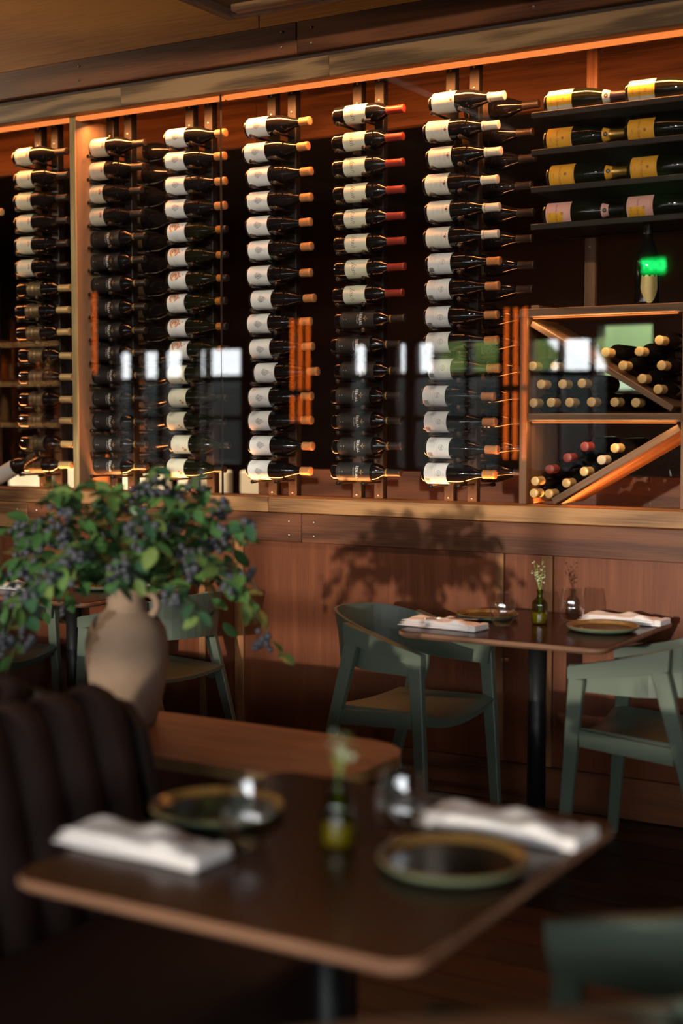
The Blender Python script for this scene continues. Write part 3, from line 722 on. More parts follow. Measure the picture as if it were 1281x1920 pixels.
# ================================================================== window wall and outdoors (seen mirrored in the glass)
YF = -4.5
struct(box('wall_front_left', X0, -13.0, YF - .2, YF, 0, 3.6, 'wall_room', bev=0), 'brown wall beside the bar windows', 'wall')
struct(box('wall_front', -4.5, -4.2, YF - .2, YF, 0, 3.6, 'wall_room', bev=0), 'brown pier between the street windows', 'wall')
struct(box('wall_front_middle', 1.0, 1.9, YF - .2, YF, 0, 3.6, 'wall_room', bev=0), 'brown pier beside the tall windows', 'wall')
struct(box('wall_front_right', 8.1, X1, YF - .2, YF, 0, 3.6, 'wall_room', bev=0), 'brown wall beside the tall windows', 'wall')
def street_window(n, a, b_, z0, z1, step, transoms, lab):
    w = struct(empty('window_%d' % n, (a, YF - .1, z0)), lab, 'window')
    sub(box('spandrel', a, b_, YF - .2, YF, 0, z0, 'wall_room', bev=0), w)
    sub(box('lintel', a, b_, YF - .2, YF, z1, 3.6, 'wall_room', bev=0), w)
    k = max(1, round((b_ - a) / step)); st = (b_ - a) / k
    for i in range(k + 1):
        x = a + i * st
        sub(box('mullion', max(a, x - .035), min(b_, x + .035), YF - .14, YF - .06, z0, z1, 'pole_black', bev=.002), w)
    for t in transoms: sub(box('transom', a, b_, YF - .13, YF - .07, t - .03, t + .03, 'pole_black', bev=.002), w)
    for i in range(k): sub(box('pane', a + i * st + .035, a + (i + 1) * st - .035, YF - .105, YF - .095, z0, z1, 'window_glass', bev=0), w)
w5 = struct(empty('window_5', (-12.1, YF - .1, .9)), 'black framed street windows behind the diners, mirrored in the case glass', 'window')
sub(box('spandrel', -13.0, -4.5, YF - .2, YF, 0, .9, 'wall_room', bev=0), w5); sub(box('lintel', -13.0, -4.5, YF - .2, YF, 2.3, 3.6, 'wall_room', bev=0), w5)
PANES = [(-12.10, -11.88), (-11.70, -11.44), (-11.35, -11.06), (-10.80, -10.69), (-10.65, -10.14), (-8.55, -8.37), (-7.95, -7.84), (-7.70, -7.49), (-7.45, -7.08), (-7.02, -6.68), (-6.28, -5.97), (-5.93, -5.61), (-5.58, -5.42)]
xp = -13.0
for a, b_ in PANES + [(-4.5, -4.5)]:
    sub(box('pier', xp, a, YF - .16, YF - .04, .9, 2.3, 'wall_dark', bev=.002), w5); xp = b_
    if a == b_: break
    sub(box('pane', a, b_, YF - .105, YF - .095, .9, 2.3, 'window_glass', bev=0), w5)
    for t in (1.45, 1.93): sub(box('transom', a, b_, YF - .13, YF - .07, t - .03, t + .03, 'pole_black', bev=.002), w5)
street_window(6, -4.2, 1.0, .5, 2.34, 1.3, (1.6,), 'black framed windows that let the low sun in')
street_window(7, 1.9, 8.1, .5, 2.6, 1.55, (), 'added unseen tall windows towards the entrance for sky fill')  # added off to the side, unseen, sized for the sky fill
struct(box('ground', -60, 40, -60, 40, -.3, -.14, 'asphalt', bev=0), 'grey asphalt street outside', 'ground')
def hedge(name, x0, x1, y, h, th, lab, seed=0):
    bm = bmesh.new(); nx = int((x1 - x0) / .5)
    g = {}
    for i in range(nx + 1):
        for j, (dy, z) in enumerate(((0, -.14), (0, h * .5), (.05, h * .9), (th * .3, h), (th * .7, h), (th, h * .9), (th, -.14))):
            x = x0 + (x1 - x0) * i / nx; n_ = mnoise.noise((x * .9 + seed, dy * 3 + j, z))
            g[i, j] = bm.verts.new((x, y + dy + n_ * .12, z + (n_ * .05 if z > .5 else 0)))
    for i in range(nx):
        for j in range(6): bm.faces.new((g[i, j], g[i + 1, j], g[i + 1, j + 1], g[i, j + 1]))
    return tag(from_bm(name, bm, 'hedge', smooth=True), lab, 'hedge')
hedge('hedge', -40, -4.6, -10.0, 2.14, 1.0, 'tall dark clipped hedge across the street, mirrored in the glass')
hedge('hedge', -4.6, 20, -10.0, 1.85, 1.0, 'added lower hedge out of sight, cutting off the low sunlight', 2)  # added unseen; its height sets the lower edge of the sunlight
plain('far_leaf', (.10, .15, .05), .8, noise_amt=.6, noise_scale=2)
MATS['hedge_keep'] = MATS['hedge']; MATS['hedge'] = MATS['far_leaf']
hedge('hedge', -16, 4, 15.5, 4.5, 1.0, 'tall green hedge beyond the far room window', 5)
MATS['hedge'] = MATS['hedge_keep']
def tree(x, y, h, r, seed, lab):
    t = empty('street_tree', (x, y, -.14))
    bm = bmesh.new(); bm_tube(bm, [(0, 0, 0), (.05, 0, h * .4), (-.05, .05, h * .75)], [.16, .12, .06], 8); from_bm('trunk', bm, 'bar_wood', t)
    for k in range(5):
        rr = random.Random(seed * 10 + k)
        bm = bmesh.new(); bmesh.ops.create_icosphere(bm, subdivisions=3, radius=r * rr.uniform(.5, .75))
        for v in bm.verts: v.co *= 1 + .35 * mnoise.noise(v.co * 2.2 + Vector((k, seed, 0)))
        from_bm('leaf_clump', bm, 'tree_leaf', t, (rr.uniform(-r, r) * .6, rr.uniform(-r, r) * .5, h * .72 + rr.uniform(-.5, .6) * r), True)
    tag(t, lab, 'tree', 'street trees behind the hedge')
tree(-11.6, -15.0, 4.6, 1.5, 1, 'street tree nearest the bar behind the hedge'); tree(-9.0, -15.5, 4.8, 1.6, 2, 'middle street tree behind the hedge')

# ------------------------------------------------------------------ far room seen through the case
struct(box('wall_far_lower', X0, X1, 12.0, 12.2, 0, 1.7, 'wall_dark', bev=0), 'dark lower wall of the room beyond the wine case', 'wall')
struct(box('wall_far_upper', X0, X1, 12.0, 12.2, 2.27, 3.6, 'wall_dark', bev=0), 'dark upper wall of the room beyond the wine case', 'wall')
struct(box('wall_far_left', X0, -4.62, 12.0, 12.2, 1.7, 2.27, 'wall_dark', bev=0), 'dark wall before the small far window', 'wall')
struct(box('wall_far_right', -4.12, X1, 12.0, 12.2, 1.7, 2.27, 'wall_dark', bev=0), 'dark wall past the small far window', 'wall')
struct(box('window_8', -4.62, -4.12, 12.09, 12.10, 1.7, 2.27, 'window_glass', bev=0), 'small green-lit window across the far room', 'window')
def cream_chair(x, y, rz, lab):
    t = empty('dining_chair', (x, y, .0), rz)
    box('seat', -.22, .22, -.22, .22, .40, .48, 'cream_fabric', t, .02, 2)
    box('backrest', -.215, .215, -.25, -.18, .46, 1.09, 'cream_fabric', t, .025, 2)
    for sx in (-1, 1):
        for sy in (-1, 1): box('leg', sx * .19 - .018, sx * .19 + .018, sy * .19 - .018, sy * .19 + .018, 0, .40, 'oak_bin', t, .002)
    tag(t, lab, 'chair', 'cream chairs in the far room')
for i, x in enumerate((-8.15, -7.62, -7.08, -6.5, -5.95, -5.45)):
    cream_chair(x, 8.2 + .05 * (i % 2), R(rnd.uniform(-4, 4)), '%s cream high-backed chair in the far room, counted from the bar end' % ORD[i])
def spot(name, loc, to, energy, size, blend=.4, color=(1, .8, .55), lab=''):
    t = empty(name, loc)
    l = D.lights.new(name + '_bulb', 'SPOT'); l.energy = energy; l.spot_size = R(size); l.spot_blend = blend; l.color = color; l.shadow_soft_size = .04
    o = D.objects.new(name + '_bulb', l); COL.objects.link(o); o.parent = t; o.location = (0, 0, -.02)
    o.rotation_euler = (Vector(to) - Vector(loc)).to_track_quat('-Z', 'Y').to_euler()
    me = lathe_mesh('housing', [(0, .10), (.05, .10), (.05, 0), (.044, 0), (.044, .03), (0, .03)], 'pole_black', 16); link('housing', me, None, t)
    tag(t, lab, 'downlight', 'ceiling downlights')
spot('fill_spotlight', (-8.0, 2.5, 3.1), (-3.8, 4.87, 3.2), 330, 58, .8, (1, .82, .55), 'added unseen spotlight near the bar brightening the plywood fascia')  # added out of view to brighten the fascia, no fixture known there
tr = tag(empty('track_rail', (-1.6, 2.45, 3.04)), 'black lighting track hung from the ceiling before the wine wall', 'track')
sub(box('rail', -2.6, -.6, 2.435, 2.465, 3.02, 3.05, 'pole_black', bev=.002), tr)
for x in (-2.4, -.75): sub(box('hanger', x - .006, x + .006, 2.444, 2.456, 3.05, 3.6, 'pole_black', bev=0), tr)
for i, (x, tx, tz, e) in enumerate(((-2.25, -4.9, 2.2, 150), (-2.0, -3.9, 2.2, 95), (-1.6, -3.1, 2.2, 75), (-1.2, -2.3, 2.2, 60), (-.8, -1.5, 2.3, 55))):
    spot('track_spotlight', (x, 2.45, 2.90), (tx, 5.0, tz), e, 62, .8, (1, .87, .70), '%s black spotlight on the lighting track, counted from the bar end' % ORD[i])
spot('fill_spotlight', (-7.4, 7.0, 3.50), (-7.4, 8.2, .9), 900, 60, lab='added hidden spotlight brightening the cream chairs nearest the bar')  # added fill for the cream chairs, hidden behind the case header
spot('fill_spotlight', (-5.9, 7.0, 3.50), (-5.9, 8.2, .9), 650, 60, lab='added hidden spotlight brightening the cream chairs past the divider')  # second added fill for the cream chairs, also out of sight

# ------------------------------------------------------------------ back bar, lamps and sign behind the camera (mirrored in the glass)
bb = tag(empty('back_bar', (-12.1, -3.2, 0)), 'lit oak back bar shelving mirrored in the glass before the divider', 'shelving')
sub(box('back_panel', -13.3, -11.75, -3.5, -3.46, 0, 2.75, 'bar_wood', bev=0), bb)
for z in (.9, 1.42, 1.92, 2.4): sub(box('shelf_board', -13.3, -11.75, -3.46, -3.1, z - .03, z, 'bar_wood', bev=.002), bb)
for x in (-13.3, -12.55, -11.79): sub(box('side_panel', x, x + .04, -3.46, -3.1, 0, 2.75, 'bar_wood', bev=.002), bb)
for z in (1.36, 1.86, 2.34): sub(box('shelf_light', -13.26, -11.79, -3.14, -3.12, z, z + .012, 'bar_glow', bev=0), bb)
bl_ = D.lights.new('bar_fill', 'SPOT'); bl_.spot_size = R(52); bl_.spot_blend = .6; bl_.shadow_soft_size = .1; bl_.energy = 420; bl_.color = (1, .55, .2)  # added spot without a fixture, brightens the mirrored back bar
blo = D.objects.new('bar_fill', bl_); COL.objects.link(blo); blo.location = (-12.5, -1.9, 3.3); blo.rotation_euler = Vector((0, -1, -1.35)).to_track_quat('-Z', 'Y').to_euler(); blo.parent = bb; blo.matrix_parent_inverse = Matrix.Translation(bb.location).inverted()
KIT['bar'] = [('bottle_body', body_mesh('bordeaux', 'amber_glass'), None)]
KIT['bar2'] = [('bottle_body', body_mesh('burgundy', 'bottle_green'), None)]
KIT['bar3'] = [('bottle_body', body_mesh('champagne', 'cap_white'), None)]
n_ = 0
for s_, z in enumerate((.9, 1.42, 1.92)):
    for k in range(8):
        x = -13.16 + k * .155 + (.12 if k > 3 else 0)
        bottle(['bar', 'bar2', 'bar3'][(k * 2 + s_) % 3], '%s bottle along the %s shelf of the back bar' % (ORD[k], ['lower', 'middle', 'upper'][s_]), Matrix.Translation((x, -3.28, z)), 'bottles on the back bar', 'spirit_bottle')
def amber_lamp(x, y, z0, z1, n, lab, gap=None):
    t = tag(empty('amber_tube_lamp', (x, y, 0)), lab, 'lamp', 'amber tube lamps mirrored in the glass')
    link('base', lathe_mesh('base', [(0, 0), (.16, 0), (.16, .015), (.02, .03), (0, .03)], 'pole_black', 20), None, t)
    bm = bmesh.new(); bm_tube(bm, [(0, -.03, .02), (0, -.03, z1 + .02)], .012, 8); from_bm('pole', bm, 'pole_black', t)
    for k in range(n):
        xx = (k - (n - 1) / 2) * .098
        segs = [(z0, z1)] if gap is None else [(z0, gap - .035), (gap + .035, z1)]
        for a, b_ in segs:
            bm = bmesh.new(); bm_tube(bm, [(xx, 0, a), (xx, 0, b_)], .017, 10); from_bm('tube', bm, 'amber_tube', t)
    for z in (z0 - .012, z1 + .012): box('clamp', -.16, .16, -.03, .03, z - .012, z + .012, 'pole_black', t, .002)
amber_lamp(-8.27, -3.0, 1.41, 2.50, 3, 'three glowing amber tubes mirrored between the dotted-label and script-label bottles', 1.72)
amber_lamp(-5.77, -3.0, 1.05, 2.52, 3, 'three glowing amber tubes mirrored beside the oak bin', 1.74)
amber_lamp(-10.78, -2.6, 1.95, 2.86, 1, 'single red glowing tube mirrored over the black-labelled bottles by the divider')
ex = tag(empty('exit_sign', (-4.90, YF + .03, 3.01)), 'green glowing EXIT sign mirrored beside the gold shield bottle', 'sign')
box('sign_face', -.12, .12, -.03, .0, -.08, .08, 'exit_green', ex, .004)
q = Print(); q.text('EXIT', .13, 0, 0, 'exit_letter', bold=.004)
o = link('sign_letters', q.flat('sign_letters'), None, ex, (0, .0015, 0)); o.rotation_euler = (R(90), 0, R(180))
ll = tag(empty('linear_lamp', (-2.53, 2.47, 3.42)), 'slim warm linear ceiling lamp mirrored above the champagne bottles', 'lamp')
box('lamp_housing', -.025, .025, -.35, .35, .0, .05, 'pole_black', ll); box('lamp_diffuser', -.02, .02, -.33, .33, -.012, 0, 'linear_lamp', ll, 0)
for i, x in enumerate((-6.6, -5.1, -3.9)):
    struct(box('ceiling_beam', x, x + .14, -4.45, 2.6, 3.44, 3.6, 'grey_metal', bev=.004), '%s grey ceiling beam from the bar end' % ORD[i], 'ceiling')

# ================================================================== furniture
def table(x, y, lab, sx=.36, sy=.38):
    t = tag(empty('restaurant_table', (x, y, .014)), lab, 'table', 'dark square tables')
    z = -.014
    bm = bmesh.new(); bm_prism(bm, rounded_rect(-sx + .003, sx - .003, -sy + .003, sy - .003, .045), 'Z', .7375 + z, .740 + z); from_bm('table_top', bm, 'dark_table', t)
    bm = bmesh.new(); pts0 = rounded_rect(-sx + .012, sx - .012, -sy + .012, sy - .012, .04); pts1 = rounded_rect(-sx, sx, -sy, sy, .048); pts2 = rounded_rect(-sx + .002, sx - .002, -sy + .002, sy - .002, .047)
    rows = [[bm.verts.new((u, v, h + z)) for u, v in pts] for pts, h in ((pts0, .717), (pts1, .726), (pts1, .734), (pts2, .7376))]
    for A, B in zip(rows, rows[1:]):
        for i in range(len(A)): bm.faces.new((A[i], A[(i + 1) % len(A)], B[(i + 1) % len(A)], B[i]))
    bm.faces.new(rows[0][::-1]); bm.faces.new(rows[-1]); from_bm('table_edge', bm, 'table_edge', t)
    bm = bmesh.new(); bm_tube(bm, [(0, 0, .012), (0, 0, .70)], .032, 20); from_bm('pole', bm, 'pole_black', t)
    link('base', lathe_mesh('base', [(0, 0), (.21, 0), (.215, .006), (.21, .012), (.04, .018), (0, .018)], 'pole_black', 28), None, t)
    box('top_plate', -.14, .14, -.14, .14, .695, .704, 'pole_black', t, .001)
    return t
table(-1.215, 1.975, 'dark brown square table in front of the channelled booth', .36, .388)
table(-1.93, 4.485, 'dark brown square table with glasses beneath the champagne end of the wall', .37, .35)
table(-4.03, 4.485, 'dark brown square table half hidden behind the leafy plant', .37, .35)

def bm_beam(bm, p0, p1, w0, d0, w1, d1, bev=.003):
    """tapered square leg from p0 to p1; w along x, d along y"""
    A = [bm.verts.new((p0[0] + sx * w0 / 2, p0[1] + sy * d0 / 2, p0[2])) for sx, sy in ((-1, -1), (1, -1), (1, 1), (-1, 1))]
    B = [bm.verts.new((p1[0] + sx * w1 / 2, p1[1] + sy * d1 / 2, p1[2])) for sx, sy in ((-1, -1), (1, -1), (1, 1), (-1, 1))]
    fs = [bm.faces.new(A[::-1]), bm.faces.new(B)] + [bm.faces.new((A[i], A[(i + 1) % 4], B[(i + 1) % 4], B[i])) for i in range(4)]
    es = list({e for f in fs for e in f.edges}); bmesh.ops.bevel(bm, geom=es, offset=bev, segments=1, affect='EDGES')
def chair_parts():
    P = []
    def add(name, bm, smooth=False):
        me = D.meshes.new(name); bmesh.ops.recalc_face_normals(bm, faces=bm.faces); bm.to_mesh(me); bm.free(); me.materials.append(M('chair_green'))
        if smooth:
            for p in me.polygons: p.use_smooth = True
        P.append((name, me))
    def ztop(x):
        t = min(1, max(0, (.225 - x) / .47)); t = t * t * (3 - 2 * t) * .45 + t * .55
        return .655 + .108 * t
    # curved back shell running into both arms
    plan = [(.232, -.196), (.15, -.197), (.06, -.199), (.0, -.199)]
    for i in range(1, 24):
        a = math.pi * i / 24; plan.append((0 - .262 * math.sin(a), -.199 * math.cos(a)))
    plan += [(0, .199), (.06, .199), (.15, .197), (.232, .196)]
    bm = bmesh.new(); rows = []
    for k, (x, y) in enumerate(plan):
        n_ = Vector((x if x < 0 else 0, y, 0)); n_ = (Vector((min(x, 0) / .262 ** 2, y / .199 ** 2, 0))).normalized()
        zt, zb_ = ztop(x), .572 + .018 * max(0, -x / .262)
        fl = .026 * max(0, -x / .262)
        lo_o = Vector((x, y, zb_)); hi_o = Vector((x, y, zt)) + n_ * fl
        if k in (0, len(plan) - 1): lo_o.x -= .014; 
        rows.append([bm.verts.new(v) for v in (lo_o, lo_o.lerp(hi_o, .5) - n_ * .004, hi_o, hi_o - n_ * .011, lo_o.lerp(hi_o, .5) - n_ * .015, lo_o - n_ * .011)])
    for A, B in zip(rows, rows[1:]):
        for i in range(6): bm.faces.new((A[i], A[(i + 1) % 6], B[(i + 1) % 6], B[i]))
    bm.faces.new(rows[0]); bm.faces.new(rows[-1][::-1])
    add('back_shell', bm)
    for s in (-1, 1):
        ya, yb = (.2005, .228) if s > 0 else (-.228, -.2005)
        bm = bmesh.new(); bm_prism(bm, [(-.108, .668), (.219, .611), (.224, .617), (.224, ztop(.224) - .003), (.219, ztop(.219)), (.06, ztop(.06)), (-.112, ztop(-.112) - .002)], 'Y', ya, yb); add('arm_rest', bm)
        bm = bmesh.new(); bm_beam(bm, (.196, s * .2145, .616), (.240, s * .222, 0), .052, .027, .036, .024); add('leg', bm)
        bm = bmesh.new(); bm_beam(bm, (-.078, s * .2145, .666), (-.262, s * .220, 0), .056, .027, .036, .024); add('leg', bm)
        bm = bmesh.new(); bm_prism(bm, [(-.128, .375), (.184, .398), (.184, .452), (-.124, .428)], 'Y', s * .205, s * .222); add('seat_rail', bm)
    # dished seat with a waterfall front
    bm = bmesh.new(); top = {}; bot = {}
    nx, ny = 12, 12
    for i in range(nx + 1):
        for j in range(ny + 1):
            x = -.185 + .420 * i / nx; y = -.203 + .406 * j / ny
            z = .458 - .034 * (1 - (y / .203) ** 2) * (.35 + .65 * i / nx) - .020 * (1 - i / nx) - (.012 if i == nx else 0)
            top[i, j] = bm.verts.new((x, y, z)); bot[i, j] = bm.verts.new((x - (.004 if i == nx else 0), y, z - .014))
    for i in range(nx):
        for j in range(ny):
            bm.faces.new((top[i, j], top[i + 1, j], top[i + 1, j + 1], top[i, j + 1])); bm.faces.new((bot[i, j + 1], bot[i + 1, j + 1], bot[i + 1, j], bot[i, j]))
    for i in range(nx):
        for j in (0, ny): bm.faces.new((top[i, j], top[i + 1, j], bot[i + 1, j], bot[i, j]))
    for j in range(ny):
        for i in (0, nx): bm.faces.new((top[i, j], top[i, j + 1], bot[i, j + 1], bot[i, j]))
    add('seat', bm)
    bm = bmesh.new()
    seg = 12
    for k in range(seg):
        pass
    poly = [(-.203 + .406 * k / 10, .442 - .032 * (1 - ((-.203 + .406 * k / 10) / .203) ** 2)) for k in range(11)]
    poly += [(.203, .392), (-.203, .392)] if False else [(p_[0], p_[1] - .030) for p_ in poly[::-1]]
    bm_prism(bm, poly, 'X', .196, .214); add('front_apron', bm)
    return P
CH = chair_parts()
def chair(x, y, deg, lab):
    t = tag(empty('armchair', (x, y, .004), R(deg)), lab, 'chair', 'green wooden armchairs')
    for n_, me in CH: link(n_, me, None, t)
chair(-2.400, 4.415, -8, 'dark green wooden armchair tucked in at the table under the plant shadow')
chair(-1.486, 4.447, 179, 'green wooden armchair facing the plant, beside the tall table pole at the picture edge')
chair(-3.588, 4.49, 180, 'green wooden armchair half hidden behind the clay jar')
chair(-4.505, 4.44, -3, 'green wooden armchair under the drooping leaves by the half-hidden table')
chair(-.633, 1.848, 179, 'blurred green armchair in the front corner beside the booth table')

# near pale round table
pt = tag(empty('round_table', (-.375, .945, .014)), 'pale round table whose rim shows at the bottom edge', 'table')
bm = bmesh.new(); bm_lathe(bm, [(0, .69), (.655, .69), (.67, .697), (.67, .714), (.66, .72), (0, .72)], 64); from_bm('table_top', bm, 'pale_table', pt, smooth=False)
bm = bmesh.new(); bm_tube(bm, [(0, 0, .01), (0, 0, .69)], .035, 16); from_bm('pole', bm, 'pole_black', pt)
link('base', lathe_mesh('base', [(0, 0), (.25, 0), (.25, .012), (.04, .02), (0, .02)], 'pole_black', 28), None, pt)

# ------------------------------------------------------------------ channelled booths
prof = [(-1.865, .43), (-1.880, .52), (-1.900, .62), (-1.922, .72), (-1.940, .79), (-1.956, .835), (-1.980, .862), (-2.012, .872), (-2.046, .862), (-2.068, .835), (-2.078, .78), (-2.080, .43)]
def channel_mesh(w):
    bm = bmesh.new(); rows = []; n = 10
    for i, (x, z) in enumerate(prof):
        a = Vector(prof[max(i - 1, 0)]); b_ = Vector(prof[min(i + 1, len(prof) - 1)]); t = (b_ - a).normalized(); nn = Vector((t.y, -t.x))
        if i == 0: nn = Vector((1, 0))
        row = []
        for j in range(n + 1):
            u = j / n; bulge = .034 * math.sin(math.pi * u) ** .6 if 0 < u < 1 else 0
            if i >= 9: bulge *= .2
            row.append(bm.verts.new((x + nn.x * bulge - nn.x * .02, (u - .5) * w, z + nn.y * bulge - nn.y * .02)))
        rows.append(row)
    for A, B in zip(rows, rows[1:]):
        for j in range(n): f = bm.faces.new((A[j], A[j + 1], B[j + 1], B[j])); f.smooth = True
    for j in (0, n): bm.faces.new([r_[j] for r_ in rows] if j == 0 else [r_[j] for r_ in rows][::-1])
    bm.faces.new([v for v in rows[0]] + [v for v in rows[-1]][::-1])
    bmesh.ops.recalc_face_normals(bm, faces=bm.faces)
    me = D.meshes.new('channel_cushion'); bm.to_mesh(me); bm.free(); me.materials.append(M('booth_leather')); return me
chm = channel_mesh(.112)
def booth(rot, lab):
    t = tag(empty('booth_bench', (-2.14, 1.5, 0), R(rot)), lab, 'booth', 'back-to-back booths')
    for k in range(15):
        y = 2.285 - k * .115 - 1.5
        o = link('channel_cushion', chm, None, t, (2.14, y if rot == 0 else -y, 0))
    ys = (.60 - 1.5, 2.34 - 1.5); ya, yb = ys if rot == 0 else (-ys[1], -ys[0])
    box('seat_cushion', .25, .76, ya, yb, .33, .455, 'booth_leather', t, .03, 3)
    box('plinth', .10, .70, ya + .01, yb - .01, 0, .33, 'booth_seam', t, .004)
    ye = (2.346 - 1.5, 2.375 - 1.5) if rot == 0 else (-(2.375 - 1.5), -(2.346 - 1.5))
    bm = bmesh.new(); bm_prism(bm, [(.06, 0), (.74, 0), (.74, .36), (.33, .47), (.255, .62), (.215, .78), (.17, .835), (.11, .845), (.06, .83)], 'Y', *ye); from_bm('end_panel', bm, 'booth_seam', t)
    return t
booth(0, 'dark brown channelled booth bench beside the front table')
booth(180, 'dark booth back facing away behind the channelled bench')
tag(box('booth_partition', -2.192, -2.088, .60, 2.37, 0, .80, 'ledge_oak', bev=.003), 'oak partition between the two booth backs', 'partition')

# ------------------------------------------------------------------ ledge with the clay jar
lg = tag(empty('oak_ledge', (-2.6, 2.93, 0)), 'low oak knee wall with a rounded capped end behind the booth', 'ledge')
pts = []
def arc(cx, cy, r, a0, a1, n=8):
    return [(cx + r * math.cos(R(a0 + (a1 - a0) * i / n)), cy + r * math.sin(R(a0 + (a1 - a0) * i / n))) for i in range(n + 1)]
poly = [(-5.2, 2.715)] + arc(-1.82, 2.715 + .155, .155, -90, 0) + arc(-1.82, 3.147 - .155, .155, 0, 90) + [(-5.2, 3.147)]
bm = bmesh.new(); bm_prism(bm, [(u + 2.6, v - 2.93) for u, v in poly], 'Z', .616, .620); from_bm('cap_veneer', bm, 'ledge_oak', lg)
bm = bmesh.new(); bm_prism(bm, [(u + 2.6, v - 2.93) for u, v in poly], 'Z', .590, .6158); from_bm('cap_edge', bm, 'ledge_edge', lg)
for k in range(6):
    sub(box('front_panel', -5.1 + k * .53, -5.1 + (k + 1) * .53 - .004, 2.755, 2.78, .01, .59, 'oak_panel', bev=.002), lg)
sub(box('core', -5.1, -1.93, 2.78, 3.10, .0, .59, 'oak_panel', bev=.004), lg)

jar = tag(empty('clay_jar', (-2.475, 2.965, .620), R(-8)), 'weathered clay jar with a loop handle and dark drip on the ledge', 'jar')
jp = [(0, 0), (.070, 0), (.078, .006), (.092, .06), (.104, .12), (.111, .18), (.112, .225), (.105, .262), (.088, .290), (.066, .306), (.054, .318), (.051, .340), (.056, .362), (.060, .372), (.056, .377), (.046, .372), (.043, .340), (.043, .31)]
link('jar_body', lathe_mesh('jar_body', jp, 'jar_clay', 48), None, jar)
link('jar_mouth', lathe_mesh('jar_mouth', [(0, .335), (.0435, .335)], 'jar_inside', 24), None, jar)
for a in (25, 205):
    bm = bmesh.new(); c_ = math.cos(R(a)); s__ = math.sin(R(a))
    bm_tube(bm, [((.052 + .036 * math.sin(R(t))) * c_, (.052 + .036 * math.sin(R(t))) * s__, .330 - .034 * math.cos(R(t))) for t in range(0, 181, 15)], .0105, 10)
    if a == 25: from_bm('handle', bm, 'jar_clay', jar, smooth=True)
    else: bm.free()
# dark drip mark running down the shoulder, a thin patch lying on the clay
def jar_r(z):
    for (r0, z0), (r1, z1) in zip(jp, jp[1:]):
        if z0 <= z <= z1 and z1 > z0: return r0 + (r1 - r0) * (z - z0) / (z1 - z0)
    return .05
bm = bmesh.new(); rows = []
for i in range(22):
    z = .318 - i * .0085; ang = -88 - i * 1.5 + 4 * math.sin(i * .9); w = max(2, 15 - i * .45 + 4 * math.sin(i * 1.7)) * (1 if i < 14 else .5)
    r_ = jar_r(z) + .0012
    rows.append([bm.verts.new((r_ * math.cos(R(ang + w * (j / 4 - .5) * 2)), r_ * math.sin(R(ang + w * (j / 4 - .5) * 2)), z)) for j in range(5)])
for A, B in zip(rows, rows[1:]):
    for j in range(4): f = bm.faces.new((A[j], A[j + 1], B[j + 1], B[j])); f.smooth = True
from_bm('drip_stain', bm, 'jar_drip', jar)

# ------------------------------------------------------------------ leafy branches with berries
pt_root = tag(empty('leafy_bouquet', (-2.475, 2.965, .955)), 'big bouquet of green leaves and blue-black berries in the clay jar', 'plant')
rp = random.Random(23)
def leaf_mesh(mi):
    bm = bmesh.new(); L_ = 1.0; n = 6; rows = []
    for i in range(n + 1):
        t = i / n; w = .30 * math.sin(math.pi * min(1, t * .93 + .04)) ** .75; z = -.16 * t * t; x = t * L_
        rows.append([bm.verts.new((x, -w, z + .07 * w / .3)), bm.verts.new((x, 0, z - .01)), bm.verts.new((x, w, z + .07 * w / .3))])
    for A, B in zip(rows, rows[1:]):
        for j in range(2): f = bm.faces.new((A[j], B[j], B[j + 1], A[j + 1])); f.smooth = True
    me = D.meshes.new('leaf'); bm.to_mesh(me); bm.free(); me.materials.append(M('leaf_%d' % mi)); return me
LM = [leaf_mesh(i) for i in range(4)]
bm = bmesh.new(); bmesh.ops.create_icosphere(bm, subdivisions=2, radius=1.0)
for f in bm.faces: f.smooth = True
berry_me = D.meshes.new('berry'); bm.to_mesh(berry_me); bm.free(); berry_me.materials.append(M('berry'))
base = Vector((-2.475, 2.965, .955))
tips = []
